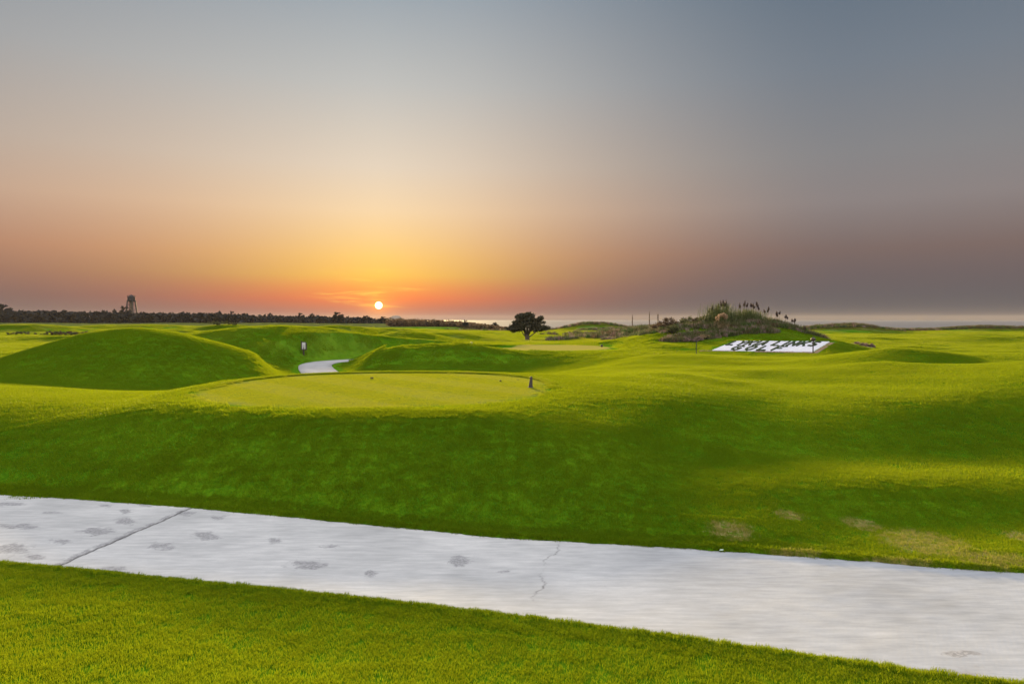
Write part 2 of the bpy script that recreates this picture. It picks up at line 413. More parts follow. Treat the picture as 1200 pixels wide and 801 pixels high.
def fastmesh(name, verts, quads, tris=None, mat=None, smooth=True):
    me = bpy.data.meshes.new(name); nv = len(verts)
    me.vertices.add(nv); me.vertices.foreach_set('co', np.asarray(verts, np.float32).ravel())
    loops = quads.ravel(); starts = np.arange(len(quads))*4
    if tris is not None:
        starts = np.concatenate([starts, len(loops)+np.arange(len(tris))*3]); loops = np.concatenate([loops, tris.ravel()])
    me.loops.add(len(loops)); me.loops.foreach_set('vertex_index', loops.astype(np.int32))
    me.polygons.add(len(starts)); me.polygons.foreach_set('loop_start', starts.astype(np.int32))
    me.update(calc_edges=True); me.validate()
    if smooth: me.polygons.foreach_set('use_smooth', np.ones(len(me.polygons), bool))
    if mat: me.materials.append(mat)
    o = bpy.data.objects.new(name, me); COL.objects.link(o); return o

# ---- turf colour, shared by ground and blades: everything in world position
DRY = [(857, 620, 34, 10), (1085, 628, 62, 20), (1010, 608, 28, 8), (1160, 648, 55, 12), (1050, 652, 60, 8), (930, 640, 40, 6), (925, 606, 22, 5), (1195, 622, 20, 8)]
def turf_colour(t, g, blade):
    ge = N(t, 'ShaderNodeNewGeometry'); pos = ge.outputs['Position']
    sp = N(t, 'ShaderNodeSeparateXYZ'); t.links.new(pos, sp.inputs[0]); x, y, z = sp.outputs
    flat = N(t, 'ShaderNodeCombineXYZ'); t.links.new(x, flat.inputs[0]); t.links.new(y, flat.inputs[1]); fp = flat.outputs[0]
    n1 = g.noise(fp, .22, 3, .6); n2 = g.noise(fp, 2.2, 4, .65); n3 = g.noise(fp, 13.0, 3, .7)
    f = g.m('ADD', g.m('ADD', g.m('MULTIPLY', n1, .33), g.m('MULTIPLY', n2, .25)), g.m('MULTIPLY', n3, .42))
    if blade: f = g.m('ADD', f, g.m('MULTIPLY', g.m('SUBTRACT', ge.outputs['Random Per Island'], .5), .22))
    c = g.ramp(f, [(.34, (.026, .085, .004)), (.46, (.050, .130, .004)), (.56, (.085, .180, .005)), (.70, (.150, .235, .010))])
    def ellm(T, p=2.4):
        a = g.m('POWER', g.m('ABSOLUTE', g.m('DIVIDE', g.m('SUBTRACT', x, T[0]), T[2])), p)
        b = g.m('POWER', g.m('ABSOLUTE', g.m('DIVIDE', g.m('SUBTRACT', y, T[1]), T[3])), p)
        return g.m('SUBTRACT', 1.0, g.step(g.m('ADD', g.m('ADD', a, b), g.m('MULTIPLY', g.m('SUBTRACT', n2, .5), .5)), .85, 1.12))
    # closely mown tees, paler, with mowing stripes
    st = g.m('SINE', g.m('MULTIPLY', g.m('ADD', g.m('MULTIPLY', x, .75), g.m('MULTIPLY', y, .66)), 2.6))
    st = g.step(st, -.35, .35)
    teec = g.mix(st, (.235, .225, .030), (.290, .255, .060))
    teec = g.mix(g.m('MULTIPLY', n2, .5), teec, (.19, .20, .012))
    tee2c = g.mix(n1, (.32, .26, .06), (.36, .28, .07))
    c = g.mix(g.m('MULTIPLY', ellm(TEE1), .62), c, teec)
    c = g.mix(g.m('MULTIPLY', ellm(TEE2), .8), c, tee2c)
    # dead, straw coloured patches on the slope by the path
    dry = None
    for px, py, a, b in DRY:
        cx, cy = onplane(px, py, .12); x1, _ = onplane(px+a, py, .12); _, y1 = onplane(px, py-b, .12)
        rx = abs(x1-cx); ry = max(abs(y1-cy), .12)
        q = g.m('ADD', g.m('POWER', g.m('DIVIDE', g.m('SUBTRACT', x, cx), rx), 2.0), g.m('POWER', g.m('DIVIDE', g.m('SUBTRACT', y, cy), ry), 2.0))
        q = g.m('SUBTRACT', 1.0, g.step(q, .1, 1.5))
        dry = q if dry is None else g.m('MAXIMUM', dry, q)
    nd = g.noise(fp, 9.0, 5, .75)
    dm = g.step(g.m('ADD', g.m('MULTIPLY', dry, .24), g.m('ADD', g.m('MULTIPLY', nd, .7), g.m('MULTIPLY', g.noise(fp, 30.0, 3, .7), .3))), .64, .80)
    dm = g.m('MULTIPLY', dm, g.step(dry, .02, .3))
    c = g.mix(g.m('MULTIPLY', dm, .8), c, g.mix(n3, (.26, .17, .07), (.46, .36, .17)))
    # rough, dry scrubby land near the coast and beyond the course
    def blobm(px, Y, rx, ry, base=None):
        cx = at(px, Y)
        q = g.m('ADD', g.m('POWER', g.m('DIVIDE', g.m('SUBTRACT', x, cx), rx), 2.0), g.m('POWER', g.m('DIVIDE', g.m('SUBTRACT', y, Y), ry), 2.0))
        return g.m('SUBTRACT', 1.0, g.step(g.m('ADD', q, g.m('MULTIPLY', g.m('SUBTRACT', g.noise(fp, .35, 3), .5), 1.2)), .55, 1.15))
    sc = None
    for a in ((990,152,13,11),(1145,172,11,9),(1215,174,22,9),(692,193,13,9),(868,66,10,5.2),(775,70,8,6),(745,100,16,9),(800,94,14,9),(640,200,30,7),(1060,172,40,4),(900,178,60,8)):
        q = blobm(*a); sc = q if sc is None else g.m('MAXIMUM', sc, q)
    scc = g.ramp(g.noise(fp, .9, 4, .7), [(.3, (.035, .045, .014)), (.5, (.085, .075, .032)), (.7, (.16, .115, .06))])
    c = g.mix(g.m('MULTIPLY', sc, .85), c, scc)
    far = g.step(y, 230.0, 300.0)
    c = g.mix(g.m('MULTIPLY', far, .8), c, (.055, .055, .022))
    nearp = g.step(y, 40.0, 110.0)
    c = g.mix(g.m('MULTIPLY', nearp, g.m('MULTIPLY', g.step(n1, .45, .62), .45)), c, (.19, .19, .05))
    return c, fp, n2, n3
turf, t, g, bs, out = newmat('turf')
c, fp, n2, n3 = turf_colour(t, g, False)
t.links.new(c, bs.inputs['Base Color']); bs.inputs['Roughness'].default_value = .9; bs.inputs['Specular IOR Level'].default_value = 0
bp = N(t, 'ShaderNodeBump'); bp.inputs['Strength'].default_value = .8; bp.inputs['Distance'].default_value = .05
t.links.new(g.noise(fp, 22, 4, .8), bp.inputs['Height']); t.links.new(bp.outputs[0], bs.inputs['Normal'])
blade, t, g, bs, out = newmat('grass_blades')
c, fp, n2, n3 = turf_colour(t, g, True)
t.links.new(c, bs.inputs['Base Color']); bs.inputs['Roughness'].default_value = .5; bs.inputs['Specular IOR Level'].default_value = .03
tr = N(t, 'ShaderNodeBsdfTranslucent'); t.links.new(g.mix(.6, c, (.46, .50, .01)), tr.inputs[0])
mx = N(t, 'ShaderNodeMixShader'); mx.inputs[0].default_value = .5
t.links.new(bs.outputs[0], mx.inputs[1]); t.links.new(tr.outputs[0], mx.inputs[2]); t.links.new(mx.outputs[0], out.inputs[0])

ground = fastmesh('ground', verts, quads, tris, turf)
ground['kind'] = 'structure'

# ------------------------------------------------------------------ sea
m_sea, t, g, bs, out = newmat('sea_water')
bs.inputs['Base Color'].default_value = (.10, .10, .11, 1); bs.inputs['Roughness'].default_value = .38
bs.inputs['Specular IOR Level'].default_value = .5
ge = N(t, 'ShaderNodeNewGeometry'); mpp = N(t, 'ShaderNodeMapping'); t.links.new(ge.outputs['Position'], mpp.inputs[0]); mpp.inputs['Scale'].default_value = (.02, .25, 1)
nn = g.noise(mpp.outputs[0], 1.0, 4, .6)
bp = N(t, 'ShaderNodeBump'); bp.inputs['Strength'].default_value = .5; bp.inputs['Distance'].default_value = .6
t.links.new(nn, bp.inputs['Height']); t.links.new(bp.outputs[0], bs.inputs['Normal'])
vs = [(0, 0, -4)]; NS = 96
vs = [(150*math.sin(2*math.pi*k/NS), 150*math.cos(2*math.pi*k/NS), -4) for k in range(NS)]+[(6000*math.sin(2*math.pi*k/NS), 6000*math.cos(2*math.pi*k/NS), -4) for k in range(NS)]
sea = mk('sea', vs, [((k+1) % NS, k, NS+k, NS+(k+1) % NS) for k in range(NS)], m_sea); sea['kind'] = 'structure'

# ------------------------------------------------------------------ foreground path of pale concrete
m_path, t, g, bs, out = newmat('pale_concrete')
tc = N(t, 'ShaderNodeNewGeometry'); pos = tc.outputs['Position']
a_shade = N(t, 'ShaderNodeAttribute', attribute_name='zone'); at_ = N(t, 'ShaderNodeAttribute', attribute_name='stain'); ac = N(t, 'ShaderNodeAttribute', attribute_name='crack'); ag = N(t, 'ShaderNodeAttribute', attribute_name='grime')
nb = g.noise(pos, .7, 4, .6); nf = g.noise(pos, 28, 4, .75); nm = g.noise(pos, 6, 4, .65)
mp3 = N(t, 'ShaderNodeMapping'); t.links.new(pos, mp3.inputs[0]); mp3.inputs['Rotation'].default_value = (0, 0, R(15)); mp3.inputs['Scale'].default_value = (1.2, 7.5, 1)
nst = g.noise(mp3.outputs[0], 1.6, 4, .65)
base = g.ramp(g.m('ADD', g.m('MULTIPLY', nb, .5), g.m('MULTIPLY', nst, .5)), [(.32, (.30, .297, .297)), (.5, (.42, .412, .41)), (.68, (.56, .545, .535))])
base = g.mix(g.m('MULTIPLY', g.step(nf, .45, .75), .25), base, (.36, .34, .33))
base = g.mix(a_shade.outputs['Fac'], base, (.70, .735, .80), 'MULTIPLY')  # bank shade painted into the concrete: darker and cooler to the right
sm = g.step(g.m('ADD', at_.outputs['Fac'], g.m('ADD', g.m('MULTIPLY', g.m('SUBTRACT', nm, .5), 1.7), g.m('MULTIPLY', g.m('SUBTRACT', nf, .5), .9))), .34, .62)
base = g.mix(g.m('MULTIPLY', sm, .70), base, g.mix(g.step(nf, .4, .65), (.12, .115, .12), (.34, .33, .34)))
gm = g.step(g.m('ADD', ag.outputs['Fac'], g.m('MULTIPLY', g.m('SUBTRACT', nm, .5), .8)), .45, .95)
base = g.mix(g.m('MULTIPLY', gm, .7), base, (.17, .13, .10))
base = g.mix(ac.outputs['Fac'], base, (.035, .03, .03))
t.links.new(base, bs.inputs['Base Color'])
bs.inputs['Specular IOR Level'].default_value = .5
rr = g.mix(sm, (.7, .7, .7), (.8, .8, .8)); t.links.new(rr, bs.inputs['Roughness'])
wv = N(t, 'ShaderNodeTexWave', wave_type='BANDS', bands_direction='X'); mp4 = N(t, 'ShaderNodeMapping'); t.links.new(pos, mp4.inputs[0]); mp4.inputs['Rotation'].default_value = (0, 0, R(28))
t.links.new(mp4.outputs[0], wv.inputs['Vector']); wv.inputs['Scale'].default_value = 5.5; wv.inputs['Distortion'].default_value = 5.0; wv.inputs['Detail'].default_value = 3; wv.inputs['Detail Scale'].default_value = 1.2
hh = g.m('ADD', g.m('MULTIPLY', wv.outputs['Fac'], g.m('MULTIPLY', g.step(nb, .38, .6), .10)), g.m('ADD', g.m('MULTIPLY', nst, .3), g.m('MULTIPLY', nf, .25)))
bp = N(t, 'ShaderNodeBump'); bp.inputs['Strength'].default_value = .35; bp.inputs['Distance'].default_value = .008
t.links.new(hh, bp.inputs['Height']); t.links.new(bp.outputs[0], bs.inputs['Normal'])

xs = np.concatenate([np.linspace(-60, -11, 60, endpoint=False), np.arange(-11, 8, .022), np.linspace(8, 40, 50)])
ts = np.linspace(0, 1, 110); nX, nTt = len(xs), len(ts)
XX = np.repeat(xs, nTt); TT = np.tile(ts, nX)
wob = lambda X, s: .016*np.sin(X*3.1+s)+.012*np.sin(X*7.7+2*s)+.008*np.sin(X*17+3*s)+.006*np.sin(X*31+s)
yf = y_far(XX)+wob(XX, 1.0); yn = y_near(XX)+wob(XX, 4.0)
YY = yn+(yf-yn)*TT
c_, s_ = math.cos(PITCH), math.sin(PITCH)
depth = YY*c_+(H)*s_; px = 600+F*XX/depth; py = 400.5+F*((H)*c_-YY*s_)/depth
vis = YY > 2
STAIN = [(147,610,15,5),(114,622,22,6),(124,592,9,2.5),(147,598,10,3.5),(15,643,22,7),(22,617,26,3.5),(188,640,16,5),(241,628,18,6),(216,601,13,4),(257,606,10,3),
         (322,633,9,4),(385,640,11,3),(360,662,24,6),(135,668,18,5),(433,671,11,4),(539,657,15,7),(590,669,9,2.2),(72,634,20,3),(170,592,9,2),(40,652,14,4),(1125,765,22,4),(250,596,8,2),(10,590,20,3),(60,600,12,2),(95,577,14,2)]
stain = np.zeros(len(XX))
for a, b, w, h in STAIN:
    q = ((px-a)/w)**2+((py-b-.12*(px-a)*0)/h)**2
    stain = np.maximum(stain, np.where(vis, .78*np.exp(-q*.8), 0))
def segd(p, q):
    p = np.array(p); q = np.array(q); d = q-p; L = np.hypot(*d)
    tt = ((XX-p[0])*d[0]+(YY-p[1])*d[1])/L**2; t2 = np.clip(tt, 0, 1)
    return np.hypot(XX-p[0]-d[0]*t2, YY-p[1]-d[1]*t2), tt
crack = np.zeros(len(XX)); zz = np.zeros(len(XX))
j1, j2_ = onplane(228, 593), onplane(62, 665)
wig = .010*np.sin(YY*6)+.007*np.sin(YY*17+1)+.005*np.sin(YY*41)
p1, p2 = np.array(j1), np.array(j2_); d = p2-p1
side = ((XX-p1[0])*d[1]-(YY-p1[1])*d[0])/np.hypot(*d)+wig
crack = np.maximum(crack, np.exp(-(side/.018)**2)); zz -= .012*np.exp(-(side/.016)**2)
stain = np.maximum(stain, .62*np.exp(-((side-.06)/(.04+.06*(1-TT)))**2)*(side > 0))
stain = np.maximum(stain, .5*np.exp(-((side)/.09)**2)*(.5+.5*np.sin(YY*3.3)))
zz += .006*(side > 0)*np.exp(-np.abs(side)*1.5)
c1, c2 = np.array(onplane(657, 629)), np.array(onplane(618, 712)); d = c2-c1
side2 = ((XX-c1[0])*d[1]-(YY-c1[1])*d[0])/np.hypot(*d)+.05*np.sin(YY*4.1)+.03*np.sin(YY*11)+.012*np.sin(YY*37)
crack = np.maximum(crack, .7*np.exp(-(side2/.010)**2)*(TT > .18)*(.55+.45*np.sin(YY*5.5+1)))
zz += wav(XX, YY, 1.4)*.004+wav(XX, YY, .35)*.0012
zz = np.where((TT < .002) | (TT > .998), -.06, zz)
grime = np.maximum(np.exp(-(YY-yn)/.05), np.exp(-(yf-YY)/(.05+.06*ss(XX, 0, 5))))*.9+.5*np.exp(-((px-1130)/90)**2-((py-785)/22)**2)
pv = np.stack([XX, YY, zz], 1)
i = np.arange(nX-1)[:, None]; j = np.arange(nTt-1)[None]
pq = np.stack([i*nTt+j, (i+1)*nTt+j, (i+1)*nTt+j+1, i*nTt+j+1], -1).reshape(-1, 4)
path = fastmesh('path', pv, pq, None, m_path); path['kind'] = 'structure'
for nme, arr in (('stain', stain), ('crack', crack), ('grime', grime), ('zone', ss(-side2*np.sign(d[1])*-1, 0, 6.0) if False else ss(XX, .0, 4.5))):  # last one ramps up to the right, mask of the painted shade
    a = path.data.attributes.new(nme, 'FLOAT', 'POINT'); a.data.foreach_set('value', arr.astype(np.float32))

# winding path further off
m_path2 = simple('far_concrete', (.34, .33, .33), .9, .2, 1.2); m_path2.node_tree.nodes['Principled BSDF'].inputs['Specular IOR Level'].default_value = 0
vs = []; fs = []; zc = []
pts = FPP; n = len(pts)
for i in range(n):
    d = pts[min(i+1, n-1)]-pts[max(i-1, 0)]; d = d/np.hypot(*d); nr = np.array([-d[1], d[0]])
    for s in (-1.2, -.6, 0, .6, 1.2):
        p = pts[i]+nr*s; zz_ = -.34
        vs.append((p[0], p[1], zz_+.04))
for i in range(n-1):
    for k in range(4): fs.append((i*5+k, i*5+k+1, (i+1)*5+k+1, (i+1)*5+k)[::-1])
p2o = mk('path', vs, fs, m_path2, None, True); p2o['kind'] = 'structure'
md = p2o.modifiers.new('thick', 'SOLIDIFY'); md.thickness = .05; md.offset = -1

# ================================================================== sign bed geometry (needed to keep grass off it)
S0 = Vector((14.6, 50.0, 0)); SU = Vector((5.51, -4.4, 0)); SV = Vector((2.8, 3.5, 0))
SW, SH = SU.length, SV.length
def in_sign(X, Y, m=.0):
    dx = X-S0.x; dy = Y-S0.y; u = (dx*SU.x+dy*SU.y)/SW**2; v = (dx*SV.x+dy*SV.y)/SH**2
    return (u > -m/SW) & (u < 1+m/SW) & (v > -m/SH) & (v < 1+m/SH)

# ================================================================== grass, instanced patches of real blades
def patch_mesh(name, size, nb, h, w, lean=.5, seed=0):
    r = np.random.default_rng(seed)
    x = r.uniform(-size/2, size/2, nb); y = r.uniform(-size/2, size/2, nb)
    hh = h*r.uniform(.55, 1.15, nb); a = r.uniform(0, 2*math.pi, nb); ww = w*r.uniform(.6, 1.2, nb)
    la = r.uniform(0, 2*math.pi, nb); ll = hh*lean*r.uniform(.1, 1.0, nb)
    lx, ly = np.cos(la)*ll, np.sin(la)*ll; dx, dy = np.cos(a)*ww/2, np.sin(a)*ww/2
    z0 = -.012*np.ones(nb)
    V = np.stack([np.stack([x-dx, y-dy, z0], 1), np.stack([x+dx, y+dy, z0], 1),
                  np.stack([x+dx*.8+lx*.35, y+dy*.8+ly*.35, hh*.55], 1), np.stack([x-dx*.8+lx*.35, y-dy*.8+ly*.35, hh*.55], 1),
                  np.stack([x+lx, y+ly, hh], 1)], 1).reshape(-1, 3)
    b = np.arange(nb)*5
    q = np.stack([b, b+1, b+2, b+3], 1); tt = np.stack([b+3, b+2, b+4], 1)
    o = fastmesh(name, V, q, tt, blade, smooth=False)
    COL.objects.unlink(o)
    return o
def scatter(name, pts, scales, protos, label, mat=None, align=True):
    """one object: points with geometry nodes putting a patch of blades on each"""
    X, Y = pts[:, 0], pts[:, 1]; Z = terrain(X, Y); e = .12
    if align:
        nx = -(terrain(X+e, Y)-terrain(X-e, Y))/(2*e); ny = -(terrain(X, Y+e)-terrain(X, Y-e))/(2*e)
    else: nx = ny = 0*X
    rots = np.zeros((len(X), 3), np.float32)
    yaw = rng.uniform(0, 2*math.pi, len(X))
    for i in range(len(X)):
        q = Vector((nx[i], ny[i], 1)).normalized().to_track_quat('Z', 'Y').to_matrix()@Matrix.Rotation(yaw[i], 3, 'Z')
        rots[i] = q.to_euler()
    me = bpy.data.meshes.new(name); me.vertices.add(len(X)); me.vertices.foreach_set('co', np.stack([X, Y, Z], 1).astype(np.float32).ravel())
    a = me.attributes.new('rot', 'FLOAT_VECTOR', 'POINT'); a.data.foreach_set('vector', rots.ravel())
    a = me.attributes.new('scl', 'FLOAT', 'POINT'); a.data.foreach_set('value', np.asarray(scales, np.float32))
    a = me.attributes.new('kind_id', 'INT', 'POINT'); a.data.foreach_set('value', rng.integers(0, len(protos), len(X)).astype(np.int32))
    o = bpy.data.objects.new(name, me); COL.objects.link(o)
    ng = bpy.data.node_groups.new(name, 'GeometryNodeTree')
    ng.interface.new_socket('Geometry', in_out='INPUT', socket_type='NodeSocketGeometry')
    ng.interface.new_socket('Geometry', in_out='OUTPUT', socket_type='NodeSocketGeometry')
    gi = ng.nodes.new('NodeGroupInput'); go = ng.nodes.new('NodeGroupOutput')
    ip = ng.nodes.new('GeometryNodeInstanceOnPoints')
    gg = ng.nodes.new('GeometryNodeGeometryToInstance')
    for p in protos[::-1]:
        oi = ng.nodes.new('GeometryNodeObjectInfo'); oi.inputs['Object'].default_value = p; oi.inputs['As Instance'].default_value = True
        ng.links.new(oi.outputs['Geometry'], gg.inputs[0])
    def na(nm, ty):
        n = ng.nodes.new('GeometryNodeInputNamedAttribute'); n.data_type = ty; n.inputs['Name'].default_value = nm
        return n.outputs['Attribute']
    ng.links.new(gi.outputs[0], ip.inputs['Points']); ng.links.new(gg.outputs[0], ip.inputs['Instance'])
    ip.inputs['Pick Instance'].default_value = True
    ng.links.new(na('kind_id', 'INT'), ip.inputs['Instance Index'])
    ng.links.new(na('rot', 'FLOAT_VECTOR'), ip.inputs['Rotation'])
    ng.links.new(na('scl', 'FLOAT'), ip.inputs['Scale'])
    ng.links.new(ip.outputs[0], go.inputs[0])
    m = o.modifiers.new('scatter', 'NODES'); m.node_group = ng
    if label: tag(o, label, 'grass')
    o['kind'] = 'stuff'
    return o
def gridpts(r0, r1, step, half=R(48), jit=.25):
    n = int(r1/step)+1
    X, Y = np.meshgrid(np.arange(-n, n+1)*step, np.arange(0, n+1)*step); X = X.ravel(); Y = Y.ravel()
    X = X+rng.uniform(-jit, jit, len(X))*step; Y = Y+rng.uniform(-jit, jit, len(Y))*step
    rr_ = np.hypot(X, Y); th = np.abs(np.arctan2(X, Y))
    m = (rr_ > r0) & (rr_ < r1) & ((th < half) | (rr_ < 6.5))
    return np.stack([X[m], Y[m]], 1)
def clear_path(p, m): 
    df = (p[:, 1]-y_far(p[:, 0]))*.97; dn = (y_near(p[:, 0])-p[:, 1])*.97
    return (df > m) | (dn > m)
def in_tees(p, k=1.0): return (ell(p[:, 0], p[:, 1], TEE1) < k) | (ell(p[:, 0], p[:, 1], TEE2) < k)

A_ = [patch_mesh('turf_patch', .55, 1500, .034, .0045, .7, s) for s in range(4)]
B_ = [patch_mesh('turf_patch', .8, 1100, .040, .010, .7, 10+s) for s in range(4)]
C_ = [patch_mesh('turf_patch', 2.3, 1800, .055, .032, .7, 20+s) for s in range(4)]
T_ = [patch_mesh('turf_patch', .9, 1500, .012, .008, .5, 30+s) for s in range(3)]
E_ = [patch_mesh('turf_patch', .13, 75, .036, .0045, 1.0, 40+s) for s in range(5)]
U_ = [patch_mesh('turf_patch', .16, 90, .055, .005, 1.0, 50+s) for s in range(4)]

p = gridpts(3.0, 15.0, .36); p = p[clear_path(p, .31) & ~in_tees(p, 1.0)]
scatter('near_grass', p, rng.uniform(.85, 1.15, len(p)), A_, 'short green turf in the foreground on both sides of the pale path')
# fringe along the path edges
xs_ = np.arange(-12, 9, .05); ed = []
for s, f in ((1, y_far), (-1, y_near)):
    for k in range(8):
        off = rng.uniform(.0, .40, len(xs_)) if k else rng.uniform(-.015, .05, len(xs_))
        xx = xs_+rng.uniform(-.02, .02, len(xs_)); ed.append(np.stack([xx, f(xx)+s*off], 1))
ed = np.vstack(ed)
scatter('fringe_grass', ed, rng.uniform(.6, 1.25, len(ed)), E_, 'ragged grass fringe overhanging both edges of the pale path')
# longer tufts dotted about
p = gridpts(3.5, 17.0, .42, jit=.5); kp = wav(p[:, 0]*1.0, p[:, 1], 1.7) > .55; p = p[kp & clear_path(p, .12) & ~in_tees(p, 1.08)]
scatter('tufted_grass', p, rng.uniform(.5, .9, len(p)), U_, 'slightly longer tufts scattered through the foreground turf')
p = gridpts(14.6, 48.0, .54); p = p[~in_tees(p, 1.03) & ~in_sign(p[:, 0], p[:, 1], .5) & (d_farpath(p[:, 0], p[:, 1]) > 2.0)]
scatter('middle_grass', p, rng.uniform(.85, 1.15, len(p)), B_, 'green turf covering the mounds around the tee')
p = gridpts(13.5, 27.0, .6); e1 = ell(p[:, 0], p[:, 1], TEE1); p = p[e1 < .96]
scatter('tee_grass', p, rng.uniform(.9, 1.1, len(p)), T_, 'closely mown yellowish turf of the nearer tee')
# collar of the tee
aa_ = rng.uniform(0, 2*math.pi, 4200); kk = rng.uniform(1.0, 1.05, 4200); aa_ = np.where(np.sin(aa_) < .1, -aa_, aa_)
sg = lambda v: np.sign(v)*np.abs(v)**(2/2.4)
p = np.stack([TEE1[0]+TEE1[2]*kk*sg(np.cos(aa_)), TEE1[1]+TEE1[3]*kk*sg(np.sin(aa_))], 1)
scatter('collar_grass', p, rng.uniform(.7, 1.2, len(p)), U_, 'longer grass collar ringing the nearer tee')
p = gridpts(47.0, 215.0, 1.55); th_ = np.arctan2(p[:, 0], p[:, 1])
p = p[~in_tees(p, 1.1) & ~in_sign(p[:, 0], p[:, 1], 1.2) & (d_farpath(p[:, 0], p[:, 1]) > 2.7)]
scatter('distant_grass', p, rng.uniform(.85, 1.15, len(p)), C_, 'far fairways and mounds of green turf')
# finer blades close to the sign and the far path
p = gridpts(44.0, 66.0, .5); p = p[((np.abs(d_farpath(p[:, 0], p[:, 1])-2.3) < .6)) | (in_sign(p[:, 0], p[:, 1], 1.7) & ~in_sign(p[:, 0], p[:, 1], .35))]
scatter('trimmed_grass', p, rng.uniform(.85, 1.1, len(p)), A_, 'short turf along the planted sign and the winding far path')

# ================================================================== haze over the land
m_hz, t, g, bs, out = newmat('haze')
t.nodes.remove(bs); pv_ = N(t, 'ShaderNodeVolumePrincipled'); t.links.new(pv_.outputs[0], out.inputs['Volume'])
pv_.inputs['Color'].default_value = (.82, .75, .77, 1); pv_.inputs['Density'].default_value = .00004; pv_.inputs['Anisotropy'].default_value = .2
b = MB(); b.box((0, 0, 10.5), (12900, 12900, 45)); hz = b.build('haze', m_hz); hz['kind'] = 'stuff'

# ================================================================== vegetation
def place(px, Y, dz=0.0):
    x = at(px, Y); return (x, Y, tz(x, Y)+dz)
def leaf_cloud(rnd, lobes, n, size, shell=.55, flat=1.0):
    """n small leaf clumps spread through ellipsoid lobes; returns arrays"""
    wts = np.array([l[1][0]*l[1][1]*l[1][2] for l in lobes])**.7; wts /= wts.sum()
    pick = rnd.choice(len(lobes), n, p=wts); c = np.array([l[0] for l in lobes])[pick]; rr_ = np.array([l[1] for l in lobes])[pick]
    d = rnd.normal(size=(n, 3)); d /= np.linalg.norm(d, axis=1)[:, None]
    rad = (shell+(1-shell)*rnd.uniform(0, 1, n))[:, None]; rad = rad*(1+.16*np.sin(d[:, :1]*5+pick[:, None])*np.cos(d[:, 1:2]*6+pick[:, None]*2)+.10*np.sin(d[:, 2:3]*11+pick[:, None]))
    p = c+d*rad*rr_
    a = rnd.normal(size=(n, 3)); a /= np.linalg.norm(a, axis=1)[:, None]
    b = np.cross(a, rnd.normal(size=(n, 3))); b /= np.linalg.norm(b, axis=1)[:, None]
    s = size*rnd.uniform(.5, 1.3, n)[:, None]
    V = np.stack([p-a*s, p-b*s*.6*flat, p+a*s, p+b*s*.6*flat], 1).reshape(-1, 3)
    k = np.arange(n)*4; Fq = np.stack([k, k+1, k+2, k+3], 1)
    return V, Fq
def cloudobj(name, V, Fq, mat, parent=None):
    o = fastmesh(name, V, Fq, None, mat, smooth=False)
    if parent is not None: o.parent = parent
    return o
def copy_tree(o, parent=None):
    c = o.copy(); COL.objects.link(c); c.parent = parent
    for ch in list(o.children): copy_tree(ch, c)
    return c
m_olive = leafmat('dark_foliage', (.022, .024, .012), (.085, .072, .040), .15, 1.2)
m_wood = leafmat('far_foliage', (.016, .018, .020), (.032, .034, .034), .0, .08)
m_wood.node_tree.nodes['Principled BSDF'].inputs['Specular IOR Level'].default_value = 0; m_wood.node_tree.nodes['Principled BSDF'].inputs['Roughness'].default_value = 1
m_scrub = leafmat('scrub_foliage', (.04, .055, .016), (.13, .12, .045), .25, 2)
m_brown = leafmat('brown_foliage', (.05, .032, .018), (.15, .095, .05), .3, 2)
m_tan = leafmat('straw_foliage', (.20, .14, .07), (.42, .30, .17), .4, 3)
m_pink = leafmat('dry_pink_foliage', (.14, .09, .07), (.34, .24, .20), .35, 3)
m_reed = leafmat('reed_leaves', (.05, .075, .02), (.15, .16, .055), .3, 2)
m_green = leafmat('shrub_foliage', (.03, .07, .008), (.08, .13, .02), .3, 2)
m_plume = leafmat('dark_plumes', (.03, .02, .018), (.11, .07, .055), .3, 4)
m_blond = leafmat('blond_plumes', (.34, .22, .13), (.60, .42, .28), .45, 4)
m_bark = simple('bark', (.075, .055, .038), .9, .4, 6, bump=.6)

